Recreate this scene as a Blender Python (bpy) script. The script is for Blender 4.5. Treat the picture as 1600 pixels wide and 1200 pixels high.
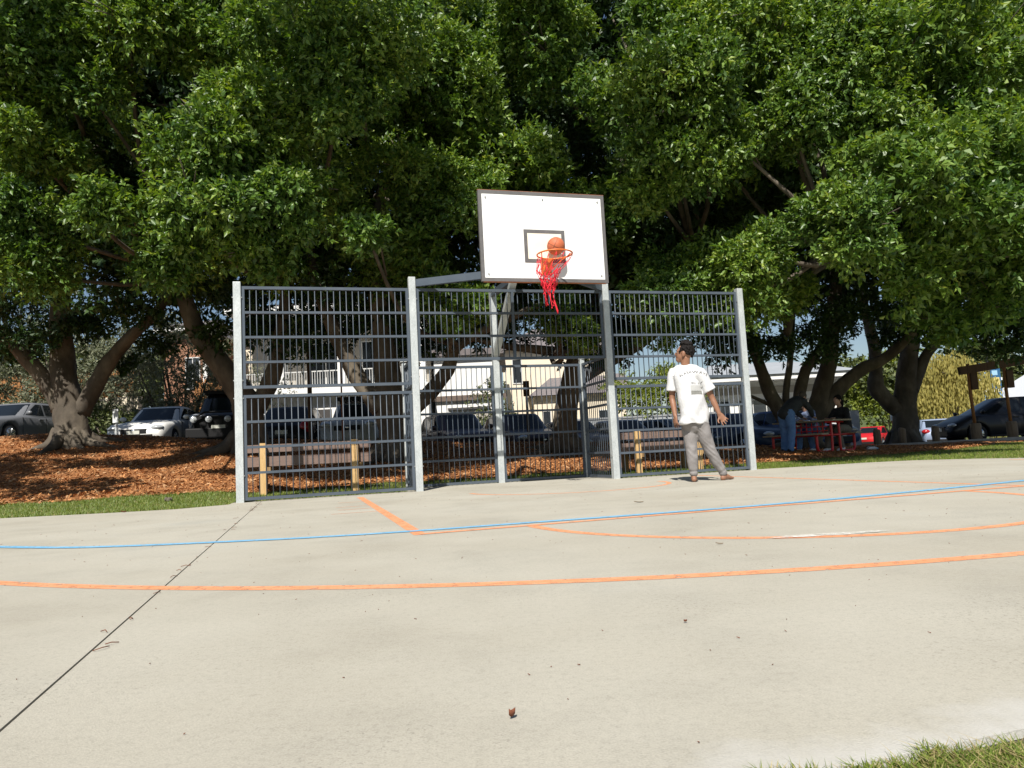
import bpy, bmesh, math, random
import numpy as np
from mathutils import Vector, Matrix
from mathutils.bvhtree import BVHTree
R = math.radians
scene = bpy.context.scene
for o in list(bpy.data.objects): bpy.data.objects.remove(o, do_unlink=True)

# ------------------------------------------------------------ camera, sky, sun, exposure
PITCH, ROLL, EYE = 0.0926, -0.0511, 0.4776
cd = bpy.data.cameras.new('camera'); cd.sensor_width = 36.0; cd.lens = 36.0 * 1150 / 1600
cd.clip_start = 0.05; cd.clip_end = 2000
cam = bpy.data.objects.new('camera', cd); scene.collection.objects.link(cam)
rt0, up0, fw = Vector((1, 0, 0)), Vector((0, -math.sin(PITCH), math.cos(PITCH))), Vector((0, math.cos(PITCH), math.sin(PITCH)))
crt = math.cos(ROLL) * rt0 + math.sin(ROLL) * up0
cup = -math.sin(ROLL) * rt0 + math.cos(ROLL) * up0
cam.matrix_world = Matrix(((crt.x, cup.x, -fw.x, 0), (crt.y, cup.y, -fw.y, 0), (crt.z, cup.z, -fw.z, EYE), (0, 0, 0, 1)))
scene.camera = cam
scene.render.resolution_x, scene.render.resolution_y = 1024, 768

SUN_EL, SUN_AZ = 49.0, 9.3          # light travels along +Y, turned 9.3 deg to the right
world = bpy.data.worlds.new('World'); scene.world = world; world.use_nodes = True
wn = world.node_tree; wn.nodes.clear()
sky = wn.nodes.new('ShaderNodeTexSky'); sky.sky_type = 'NISHITA'; sky.sun_disc = False
sky.sun_elevation = R(SUN_EL); sky.sun_rotation = R(180 + SUN_AZ)
sky.air_density = 1.0; sky.dust_density = 0.6; sky.ozone_density = 1.0
bg = wn.nodes.new('ShaderNodeBackground'); bg.inputs['Strength'].default_value = 0.06
wo = wn.nodes.new('ShaderNodeOutputWorld')
wn.links.new(sky.outputs[0], bg.inputs['Color']); wn.links.new(bg.outputs[0], wo.inputs['Surface'])
sl = bpy.data.lights.new('sun', 'SUN'); sl.energy = 4.9; sl.angle = R(0.53); sl.color = (1.0, 0.955, 0.88)
sun = bpy.data.objects.new('sun', sl); scene.collection.objects.link(sun)
sdir = Vector((math.sin(R(SUN_AZ)) * math.cos(R(SUN_EL)), math.cos(R(SUN_AZ)) * math.cos(R(SUN_EL)), -math.sin(R(SUN_EL))))
sun.rotation_euler = sdir.to_track_quat('-Z', 'Y').to_euler(); sun.location = (-6, -25, 30)
vs = scene.view_settings; vs.view_transform = 'Standard'; vs.look = 'None'; vs.gamma = 1.0; vs.exposure = 0.5; vs.use_curve_mapping = False
scene.render.engine = 'CYCLES'

# ------------------------------------------------------------ helpers
COL = scene.collection
def link(o): COL.objects.link(o); return o
class MB:
    """collects shapes for one mesh"""
    def __init__(s): s.v = []; s.f = []; s.sm = []
    def add(s, vs, fs, smooth=False):
        k = len(s.v); s.v += [tuple(p) for p in vs]
        s.f += [tuple(i + k for i in f) for f in fs]; s.sm += [smooth] * len(fs); return s
    def box(s, x0, x1, y0, y1, z0, z1):
        return s.add([(x0,y0,z0),(x1,y0,z0),(x1,y1,z0),(x0,y1,z0),(x0,y0,z1),(x1,y0,z1),(x1,y1,z1),(x0,y1,z1)],
                     [(0,3,2,1),(4,5,6,7),(0,1,5,4),(1,2,6,5),(2,3,7,6),(3,0,4,7)])
    def rbox(s, x0, x1, y0, y1, z0, z1, b=0.01):
        bm = bmesh.new(); bmesh.ops.create_cube(bm, size=1)
        for v in bm.verts: v.co = Vector(((x0+x1)/2 + v.co.x*(x1-x0), (y0+y1)/2 + v.co.y*(y1-y0), (z0+z1)/2 + v.co.z*(z1-z0)))
        bmesh.ops.bevel(bm, geom=bm.edges[:], offset=b, segments=2, affect='EDGES', profile=.6)
        bm.verts.index_update(); s.add([v.co[:] for v in bm.verts], [[v.index for v in f.verts] for f in bm.faces], False); bm.free(); return s
    def bar(s, a, b, w, h, up=(0,0,1)):
        """box section w x h from a to b"""
        a, b, up = Vector(a), Vector(b), Vector(up); d = (b-a).normalized(); sd = d.cross(up).normalized(); u = sd.cross(d)
        P = []
        for q in (a, b):
            for sx, sy in ((-1,-1),(1,-1),(1,1),(-1,1)): P.append(q + sd*(sx*w/2) + u*(sy*h/2))
        return s.add(P, [(3,2,1,0),(4,5,6,7),(0,1,5,4),(1,2,6,5),(2,3,7,6),(3,0,4,7)])
    def tube(s, pts, rad, n=8, cap=True, smooth=True, flat=None, closed=False):
        """round tube through pts; rad number or list of r or (rx, ry)"""
        pts = [Vector(p) for p in pts]; m = len(pts); k = len(s.v)
        if not isinstance(rad, (list, tuple)): rad = [rad]*m
        ref = Vector(flat) if flat else None; prev = None; rings = []
        for i, p in enumerate(pts):
            if closed: t = pts[(i+1) % m] - pts[i-1]
            else: t = (pts[min(i+1, m-1)] - pts[max(i-1, 0)])
            t = t.normalized() if t.length > 1e-9 else Vector((0,0,1))
            if ref: u = (ref - t*ref.dot(t)).normalized()
            elif prev is None: q = Vector((1,0,0)) if abs(t.x) < .8 else Vector((0,1,0)); u = (q - t*q.dot(t)).normalized()
            else: u = (prev - t*prev.dot(t)).normalized()
            prev = u; w = t.cross(u); r = rad[i]; rx, ry = r if isinstance(r, (tuple, list)) else (r, r)
            rings.append([p + u*(rx*math.cos(2*math.pi*j/n)) + w*(ry*math.sin(2*math.pi*j/n)) for j in range(n)])
        V = [q for rg in rings for q in rg]; Fs = []
        for i in range(m if closed else m-1):
            for j in range(n):
                a = i*n + j; b = i*n + (j+1) % n; c = ((i+1) % m)*n + (j+1) % n; d = ((i+1) % m)*n + j; Fs.append((a,b,c,d))
        if cap and not closed: Fs.append(tuple(range(n-1,-1,-1))); Fs.append(tuple((m-1)*n + j for j in range(n)))
        return s.add(V, Fs, smooth)
    def cyl(s, a, b, r, n=12, r2=None): return s.tube([a, b], [r, r if r2 is None else r2], n, True, False)
    def sphere(s, c, r, n=12, m=8):
        rx, ry, rz = r if isinstance(r, (tuple, list)) else (r, r, r); c = Vector(c); V = [c + Vector((0,0,-rz))]; Fs = []
        for i in range(1, m):
            ph = -math.pi/2 + math.pi*i/m
            for j in range(n): th = 2*math.pi*j/n; V.append(c + Vector((rx*math.cos(ph)*math.cos(th), ry*math.cos(ph)*math.sin(th), rz*math.sin(ph))))
        V.append(c + Vector((0,0,rz))); L = len(V)-1
        for j in range(n): Fs.append((0, 1+(j+1) % n, 1+j)); Fs.append((L, L-n+j, L-n+(j+1) % n))
        for i in range(m-2):
            for j in range(n): a = 1+i*n+j; b = 1+i*n+(j+1) % n; Fs.append((a, b, b+n, a+n))
        return s.add(V, Fs, True)
    def prism(s, poly, z0, z1):
        n = len(poly); V = [(x,y,z0) for x,y in poly] + [(x,y,z1) for x,y in poly]
        return s.add(V, [tuple(range(n-1,-1,-1)), tuple(range(n, 2*n))] + [(i,(i+1) % n, n+(i+1) % n, n+i) for i in range(n)])
    def grid(s, rows, smooth=True, flip=False):
        n = len(rows[0]); V = [p for r in rows for p in r]; Fs = []
        for i in range(len(rows)-1):
            for j in range(n-1):
                f = (i*n+j, i*n+j+1, (i+1)*n+j+1, (i+1)*n+j); Fs.append(f[::-1] if flip else f)
        return s.add(V, Fs, smooth)
    def mesh(s, name='mesh', off=(0,0,0)):
        me = bpy.data.meshes.new(name); ox, oy, oz = off
        me.from_pydata([(x-ox, y-oy, z-oz) for x,y,z in s.v], [], s.f)
        if any(s.sm): me.polygons.foreach_set('use_smooth', s.sm)
        me.update(); return me
def tag(o, label=None, cat=None, group=None, kind=None):
    if label: o['label'] = label
    if cat: o['category'] = cat
    if group: o['group'] = group
    if kind: o['kind'] = kind
    return o
def thing(name, label, cat, loc=(0,0,0), rz=0, group=None):
    o = bpy.data.objects.new(name, None); o.empty_display_size = .2; o.location = loc; o.rotation_euler = (0,0,rz)
    link(o); return tag(o, label, cat, group)
def wloc(o):
    v = Vector(o.location)
    while o.parent: o = o.parent; v = v + Vector(o.location)
    return v
def part(name, mb, m, parent=None, local=False, loc=None, label=None):
    """mesh child of parent; shapes given in world coordinates unless local"""
    base = Vector((0,0,0)) if (local or parent is None) else wloc(parent)
    org = Vector(loc) if loc is not None else base
    me = mb.mesh(name, tuple(org) if not local else (0,0,0)) if isinstance(mb, MB) else mb
    o = bpy.data.objects.new(name, me); me.materials.append(m) if m and not me.materials else None
    if parent: o.parent = parent
    if not local: o.location = org - base
    elif loc is not None: o.location = loc
    if label: o['label'] = label
    return link(o)
def solo(name, mb, m, label, cat, loc=None, group=None):
    if loc is None: loc = (0,0,0)
    o = part(name, mb, m, None, loc=loc); return tag(o, label, cat, group)
def struct(name, mb, m): o = part(name, mb, m); o['kind'] = 'structure'; return o
def npmesh(name, V, F, smooth=False):
    me = bpy.data.meshes.new(name); V = np.asarray(V, np.float32); F = np.asarray(F, np.int32); k = F.shape[1]
    me.vertices.add(len(V)); me.vertices.foreach_set('co', V.ravel())
    me.loops.add(F.size); me.loops.foreach_set('vertex_index', F.ravel())
    me.polygons.add(len(F)); me.polygons.foreach_set('loop_start', np.arange(0, F.size, k, dtype=np.int32))
    if smooth: me.polygons.foreach_set('use_smooth', np.ones(len(F), bool))
    me.update(calc_edges=True); return me

# ------------------------------------------------------------ materials
def mat(name, base=(.5,.5,.5), rough=.6, metal=0.0, spec=.5, **k):
    m = bpy.data.materials.new(name); m.use_nodes = True; b = m.node_tree.nodes['Principled BSDF']
    b.inputs['Base Color'].default_value = (*base, 1); b.inputs['Roughness'].default_value = rough
    b.inputs['Metallic'].default_value = metal; b.inputs['Specular IOR Level'].default_value = spec
    for kk, v in k.items(): b.inputs[kk.replace('_', ' ')].default_value = v
    return m
def nmat(name, cols, scale=4.0, rough=.7, metal=0.0, detail=6, bump=0.0, bscale=40.0, spec=.4, coord='Object', stretch=None, pos=(.3,.7), dist=.01, seed=0.0, fine=None):
    """noise-mottled material: cols = list of colours on a ramp; fine=(scale, amount) multiplies a second fine grain"""
    m = mat(name, cols[0], rough, metal, spec); nt = m.node_tree; N = nt.nodes; b = N['Principled BSDF']
    tc = N.new('ShaderNodeTexCoord'); mp = N.new('ShaderNodeMapping'); nt.links.new(tc.outputs[coord], mp.inputs[0])
    if stretch: mp.inputs['Scale'].default_value = stretch
    mp.inputs['Location'].default_value = (seed, seed*.7, seed*1.3)
    no = N.new('ShaderNodeTexNoise'); no.inputs['Scale'].default_value = scale; no.inputs['Detail'].default_value = detail; no.inputs['Roughness'].default_value = .62
    nt.links.new(mp.outputs[0], no.inputs[0])
    cr = N.new('ShaderNodeValToRGB'); e = cr.color_ramp.elements
    while len(e) < len(cols): e.new(.5)
    for i, c in enumerate(cols): e[i].position = pos[0] + (pos[1]-pos[0])*i/(max(1, len(cols)-1)); e[i].color = (*c, 1)
    nt.links.new(no.outputs[0], cr.inputs[0]); out = cr.outputs[0]
    if fine:
        n3 = N.new('ShaderNodeTexNoise'); n3.inputs['Scale'].default_value = fine[0]; n3.inputs['Detail'].default_value = 3; nt.links.new(mp.outputs[0], n3.inputs[0])
        mr = N.new('ShaderNodeMapRange'); mr.inputs[1].default_value = .3; mr.inputs[2].default_value = .7; mr.inputs[3].default_value = 1-fine[1]; mr.inputs[4].default_value = 1+fine[1]
        nt.links.new(n3.outputs[0], mr.inputs[0]); mx = N.new('ShaderNodeMix'); mx.data_type = 'RGBA'; mx.blend_type = 'MULTIPLY'; mx.inputs[0].default_value = 1
        nt.links.new(out, mx.inputs[6]); nt.links.new(mr.outputs[0], mx.inputs[7]); out = mx.outputs[2]
    nt.links.new(out, b.inputs['Base Color'])
    if bump:
        n2 = N.new('ShaderNodeTexNoise'); n2.inputs['Scale'].default_value = bscale; n2.inputs['Detail'].default_value = 4; nt.links.new(mp.outputs[0], n2.inputs[0])
        bp = N.new('ShaderNodeBump'); bp.inputs['Strength'].default_value = bump; bp.inputs['Distance'].default_value = dist
        nt.links.new(n2.outputs[0], bp.inputs['Height']); nt.links.new(bp.outputs[0], b.inputs['Normal'])
    return m
def leafmat(name, dark, light, trans=.3, rough=.42, top=None, patch=False):
    m = bpy.data.materials.new(name); m.use_nodes = True; nt = m.node_tree; N = nt.nodes; N.clear()
    ge = N.new('ShaderNodeNewGeometry'); cr = N.new('ShaderNodeValToRGB'); e = cr.color_ramp.elements
    e[0].color = (*dark, 1); e[1].color = (*light, 1)
    if top: e[1].position = .86; k = e.new(1.0); k.color = (*top, 1)
    nt.links.new(ge.outputs['Random Per Island'], cr.inputs[0])
    p = N.new('ShaderNodeBsdfPrincipled'); p.inputs['Roughness'].default_value = rough; p.inputs['Specular IOR Level'].default_value = .5
    col = cr.outputs[0]
    if patch:          # boughs differ a little in leaf colour
        tc = N.new('ShaderNodeTexCoord'); no = N.new('ShaderNodeTexNoise'); no.inputs['Scale'].default_value = .75; no.inputs['Detail'].default_value = 3; nt.links.new(tc.outputs['Object'], no.inputs[0])
        c2 = N.new('ShaderNodeValToRGB'); f = c2.color_ramp.elements; f[0].position = .36; f[0].color = (.68,.80,.80,1); f[1].position = .66; f[1].color = (1.22,1.18,1.0,1); nt.links.new(no.outputs[0], c2.inputs[0])
        mm = N.new('ShaderNodeMix'); mm.data_type = 'RGBA'; mm.blend_type = 'MULTIPLY'; mm.inputs[0].default_value = 1; nt.links.new(col, mm.inputs[6]); nt.links.new(c2.outputs[0], mm.inputs[7]); col = mm.outputs[2]
    nt.links.new(col, p.inputs['Base Color'])
    t = N.new('ShaderNodeBsdfTranslucent'); hs = N.new('ShaderNodeHueSaturation'); hs.inputs['Value'].default_value = 1.5; hs.inputs['Hue'].default_value = .485; hs.inputs['Saturation'].default_value = 1.15
    nt.links.new(col, hs.inputs['Color']); nt.links.new(hs.outputs[0], t.inputs['Color'])
    mx = N.new('ShaderNodeMixShader'); mx.inputs[0].default_value = trans
    nt.links.new(p.outputs[0], mx.inputs[1]); nt.links.new(t.outputs[0], mx.inputs[2])
    o = N.new('ShaderNodeOutputMaterial'); nt.links.new(mx.outputs[0], o.inputs['Surface']); return m
M = {}
M['galv'] = nmat('galvanised_steel', [(.40,.43,.43),(.48,.51,.51),(.60,.63,.62)], 9, .5, .25, 5, .25, 60, coord='Object', pos=(.25,.75), stretch=(1,1,.5), fine=(90,.12))
M['rail'] = nmat('blue_grey_powder_coat', [(.062,.078,.10),(.085,.104,.128)], 3, .38, .0, 3, .05, 80)
M['board'] = nmat('white_backboard', [(.80,.80,.79),(.86,.86,.85)], 3, .45, 0, 4)
M['cream'] = nmat('aged_cream_square', [(.80,.74,.60),(.85,.80,.68)], 5, .5)
M['bframe'] = nmat('grey_brown_frame', [(.105,.10,.10),(.14,.133,.132)], 12, .55, 0, 4, .1, 60)
M['rust'] = nmat('rust', [(.16,.05,.02),(.33,.12,.05),(.2,.09,.06)], 14, .85, 0, 6, .3, 60)
M['orange'] = mat('orange_rim_paint', (.72,.17,.035), .42)
M['net'] = mat('red_nylon_net', (.72,.025,.045), .7, spec=.3)
M['bolt'] = mat('zinc_bolt', (.38,.38,.37), .45, .7)
M['ball'] = nmat('basketball_rubber', [(.47,.125,.055),(.54,.15,.065)], 30, .6, 0, 3, .35, 220, dist=.003)
M['black'] = mat('black_rubber', (.015,.015,.016), .6)
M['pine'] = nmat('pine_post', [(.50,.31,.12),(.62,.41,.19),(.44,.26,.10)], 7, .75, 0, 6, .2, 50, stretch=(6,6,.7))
M['pineshade'] = nmat('shaded_pine_side', [(.24,.15,.07),(.33,.21,.10)], 7, .8, 0, 6, .2, 50, stretch=(6,6,.7))  # darker copy of the pine, shade put into the colour
M['slat'] = nmat('brown_plastic_timber', [(.15,.10,.085),(.21,.145,.12),(.17,.12,.1)], 5, .7, 0, 6, .15, 60, stretch=(.6,.6,6))
M['rusttimber'] = nmat('weathered_brown_timber', [(.07,.04,.025),(.13,.075,.04)], 5, .85, 0, 6, .3, 40, stretch=(4,4,.6))
M['orangetimber'] = nmat('orange_stained_pole', [(.26,.11,.035),(.36,.165,.055)], 5, .7, 0, 6, .2, 40, stretch=(4,4,.5))
M['greytimber'] = nmat('grey_weathered_log', [(.16,.115,.075),(.26,.20,.14)], 5, .9, 0, 6, .4, 40, stretch=(4,4,.5))
M['bark'] = nmat('fig_bark', [(.045,.037,.028),(.10,.082,.062),(.20,.168,.125)], 2.6, .9, 0, 8, .6, 9, pos=(.25,.75), dist=.03, stretch=(1,1,.6))
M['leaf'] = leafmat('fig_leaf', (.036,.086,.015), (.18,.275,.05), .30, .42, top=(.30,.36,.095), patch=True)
M['leafshade'] = leafmat('fig_leaf_shaded', (.014,.042,.009), (.05,.095,.02), .2, .5)  # dark copy of the fig leaf: crown shade painted into inner and fringe leaves
M['shrub'] = leafmat('shrub_leaf', (.05,.09,.02), (.13,.18,.04), .3, .5)
M['greyshrub'] = leafmat('grey_green_leaf', (.09,.11,.065), (.22,.23,.14), .25, .6)
M['brightshrub'] = leafmat('yellow_green_leaf', (.10,.15,.02), (.26,.30,.05), .35, .5)
M['willow'] = leafmat('golden_willow_leaf', (.22,.20,.045), (.45,.39,.11), .3, .7)
M['olive'] = leafmat('far_tree_leaf', (.05,.075,.02), (.12,.14,.04), .2, .6)
M['grassblade'] = leafmat('grass_blade', (.085,.14,.02), (.25,.31,.06), .3, .5)
M['dryblade'] = leafmat('dry_grass_blade', (.26,.20,.08), (.45,.38,.18), .2, .7)
M['chip'] = leafmat('bark_chip', (.16,.06,.018), (.58,.27,.095), 0.02, .85)
M['chippale'] = leafmat('pale_bark_chip', (.30,.16,.07), (.55,.33,.17), 0.02, .85)
M['soil'] = nmat('grass_soil', [(.075,.10,.03),(.13,.15,.05),(.17,.14,.07)], 3, .95, 0, 8, .5, 60)
M['mulch'] = nmat('bark_mulch', [(.14,.052,.018),(.32,.13,.043),(.44,.20,.075)], 26, .95, 0, 8, .9, 55, pos=(.3,.7), dist=.03, fine=(5,.25))
M['asphalt'] = nmat('asphalt', [(.045,.045,.045),(.065,.064,.062)], 2, .9, 0, 8, .4, 150, fine=(200,.3))
M['kerb'] = nmat('concrete_kerb', [(.30,.29,.27),(.40,.39,.36)], 6, .85, 0, 6, .2, 60)
M['dirt'] = nmat('joint_dirt', [(.09,.076,.058),(.14,.12,.09)], 20, .95)
M['oline'] = nmat('orange_line_paint', [(.68,.26,.115),(.75,.35,.19)], 8, .7, 0, 6, .1, 150, fine=(160,.10))
M['bline'] = nmat('blue_line_paint', [(.13,.38,.62),(.24,.48,.68)], 8, .7, 0, 6, .1, 150, fine=(160,.1))
M['wline'] = nmat('white_paint_smear', [(.66,.65,.6),(.78,.77,.72)], 8, .7)
def worn(m, sc=22.0, lo=.36, hi=.46):
    """paint rubbed through to the concrete in patches"""
    nt = m.node_tree; N = nt.nodes; out = N['Material Output']; b = N['Principled BSDF']; tc = N.new('ShaderNodeTexCoord'); no = N.new('ShaderNodeTexNoise'); no.inputs['Scale'].default_value = sc; no.inputs['Detail'].default_value = 8; no.inputs['Roughness'].default_value = .75
    nt.links.new(tc.outputs['Object'], no.inputs[0]); mr = N.new('ShaderNodeMapRange'); mr.inputs[1].default_value = lo; mr.inputs[2].default_value = hi; nt.links.new(no.outputs[0], mr.inputs[0])
    tr = N.new('ShaderNodeBsdfTransparent'); mx = N.new('ShaderNodeMixShader'); nt.links.new(mr.outputs[0], mx.inputs[0]); nt.links.new(tr.outputs[0], mx.inputs[1]); nt.links.new(b.outputs[0], mx.inputs[2]); nt.links.new(mx.outputs[0], out.inputs['Surface'])
worn(M['oline']); worn(M['bline']); worn(M['wline'], 14, .40, .62)
M['skin'] = nmat('brown_skin', [(.235,.112,.066),(.285,.145,.088)], 14, .5, 0, 4)
M['paleskin'] = nmat('light_skin', [(.50,.29,.20),(.56,.34,.25)], 14, .5, 0, 4)
M['hair'] = nmat('dark_hair', [(.006,.005,.005),(.018,.015,.014)], 60, .75, 0, 4, .8, 70, dist=.01, spec=.15)
M['ghair'] = nmat('grey_brown_hair', [(.06,.045,.035),(.13,.1,.08)], 60, .6, 0, 4, .8, 70, dist=.01)
M['tee'] = nmat('white_cotton', [(.56,.56,.565),(.62,.62,.625)], 10, .9, 0, 4, .25, 9, dist=.03)
M['trouser'] = nmat('grey_marl_fleece', [(.20,.185,.18),(.25,.235,.23)], 12, .95, 0, 6, .35, 13, dist=.025, fine=(300,.15))
M['ink'] = mat('grey_shirt_ink', (.13,.13,.13), .9)
M['photoink'] = nmat('printed_picture', [(.17,.17,.155),(.26,.26,.24)], 18, .9, 0, 6)
M['photosky'] = nmat('printed_pale_sky', [(.40,.40,.39),(.46,.46,.45)], 9, .9, 0, 3)
M['jeans'] = nmat('blue_denim', [(.09,.19,.42),(.16,.29,.55)], 9, .9, 0, 6, .3, 14, dist=.02)
M['jacket'] = nmat('charcoal_jacket', [(.03,.034,.038),(.05,.055,.06)], 9, .85, 0, 6, .3, 14, dist=.02)
M['blacktop'] = nmat('black_top', [(.012,.012,.014),(.022,.022,.024)], 9, .85, 0, 6, .3, 14, dist=.02)
M['khaki'] = nmat('khaki_cloth', [(.14,.125,.1),(.19,.17,.14)], 9, .9)
M['redpaint'] = mat('red_tube_paint', (.62,.02,.025), .35)
M['tan'] = nmat('tan_plank', [(.33,.26,.17),(.43,.35,.25)], 6, .7, 0, 5, stretch=(.5,5,5))
M['glass'] = mat('car_glass', (.010,.013,.016), .08, 0, .38)
M['chrome'] = mat('chrome', (.6,.61,.62), .2, .9)
M['tyre'] = mat('tyre', (.018,.018,.019), .85)
M['plate'] = mat('number_plate', (.62,.62,.55), .5)
M['lamp'] = mat('headlamp', (.55,.57,.58), .12, .3)
M['tail'] = mat('tail_lamp', (.35,.012,.015), .2)
M['plastic'] = mat('black_plastic', (.014,.014,.015), .6, spec=.25)
M['white'] = nmat('white_render', [(.76,.75,.72),(.82,.81,.79)], 1.5, .85, 0, 6)
M['cwall'] = nmat('cream_render', [(.70,.61,.47),(.76,.68,.54)], 1.5, .85, 0, 6)
M['beige'] = nmat('beige_panel', [(.36,.33,.28),(.42,.39,.34)], 2, .8)
M['brick'] = nmat('orange_brick', [(.27,.135,.08),(.34,.18,.115)], 8, .9, 0, 6)
M['rooft'] = nmat('grey_roof_tile', [(.14,.12,.12),(.20,.18,.18)], 8, .8)
M['wglass'] = mat('window_glass', (.03,.035,.04), .08, 0, .8)
M['wframe'] = mat('window_frame', (.62,.62,.60), .5)
M['dark'] = mat('dark_trim', (.05,.045,.042), .6)
M['brownband'] = mat('brown_fascia', (.13,.095,.075), .7)
M['metalfence'] = nmat('grey_steel_fence', [(.30,.32,.34),(.36,.38,.40)], 2, .6)
M['greypier'] = nmat('grey_render_pier', [(.24,.25,.26),(.30,.31,.32)], 3, .85)
M['bluesign'] = mat('blue_banner', (.02,.10,.22), .6)
M['ysign'] = mat('yellow_print', (.62,.52,.2), .6)
M['signwhite'] = mat('white_print', (.72,.74,.74), .6)
M['lblue'] = mat('light_blue_print', (.3,.5,.68), .6)
M['tent'] = mat('white_tent_cloth', (.62,.64,.68), .7)
M['dryleaf'] = nmat('dry_leaf', [(.09,.025,.012),(.2,.07,.03)], 30, .8)
M['brownleaf'] = nmat('tan_dry_leaf', [(.16,.11,.06),(.28,.2,.12)], 30, .8)
M['hill'] = nmat('wooded_hill', [(.04,.06,.02),(.09,.11,.035)], .3, .95)
HERO=[(-4.04, 10.4, 5.14, 1.07), (-4.41, 10.16, 4.21, 0.94), (-5.59, 10.4, 4.26, 0.51), (-6.01, 10.56, 4.19, 0.38), (-3.4, 10.4, 4.05, 0.94), (-3.74, 10.64, 5.53, 0.77), (-7.3, 11.2, 7.46, 1.11), (-7.59, 11.2, 5.78, 0.56), (-6.81, 11.6, 6.9, 0.86), (-5.86, 11.2, 7.6, 1.03), (-4.9, 11.36, 7.43, 0.86), (-3.1, 11.2, 7.13, 1.03), (-2.1, 10.8, 6.64, 1.11), (-2.47, 10.8, 5.84, 0.77), (-1.12, 13.02, 7.58, 1.05), (-0.44, 13.02, 7.05, 0.76), (-1.67, 13.02, 5.65, 0.95), (-2.05, 10.8, 3.81, 0.43), (-1.57, 13.02, 5.16, 0.57), (-0.53, 13.02, 4.99, 0.76), (0.58, 13.95, 8.26, 1.05), (1.39, 13.95, 9.02, 0.86), (3.57, 12.32, 7.66, 1.1), (2.95, 11.88, 6.52, 1.19), (3.06, 12.32, 5.19, 0.91), (2.63, 12.5, 4.87, 0.64), (4.08, 12.32, 5.53, 0.55), (3.62, 12.14, 5.94, 0.73), (5.95, 11.88, 6.36, 1.37), (7.1, 11.88, 7.09, 1.28), (8.56, 12.32, 6.92, 1.28), (6.81, 11.44, 4.48, 1.14), (8.19, 11.88, 5.13, 1.19), (5.56, 11.26, 3.6, 0.91), (5.06, 11.44, 3.89, 0.64), (4.5, 13.02, 3.84, 0.73), (4.12, 13.06, 3.22, 0.97), (5.47, 14.4, 3.26, 0.68), (8.6, 12.32, 3.37, 1.01), (7.16, 12.32, 3.11, 0.82), (7.68, 11.97, 3.87, 0.82), (4.9, 12.32, 7.35, 0.91), (5.1, 12.32, 5.82, 0.82), (-0.88, 13.44, 3.08, 0.73), (-1.51, 13.92, 3.58, 0.58), (0.95, 14.4, 3.04, 0.63), (1.37, 14.4, 2.63, 0.49), (3.03, 13.44, 3.0, 0.97), (3.62, 13.44, 3.03, 0.78), (-7.7, 11.2, 6.73, 0.77), (-5.17, 10.88, 3.4, 0.51), (-7.37, 12.0, 5.78, 0.68), (-3.01, 11.04, 4.64, 0.6), (-3.71, 10.72, 3.58, 0.51), (6.57, 11.97, 5.58, 1.01), (8.88, 13.2, 2.65, 0.82), (8.19, 13.64, 2.53, 0.73), (-7.84, 11.6, 4.57, 0.68), (-7.78, 12.0, 3.81, 0.77)]
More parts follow.
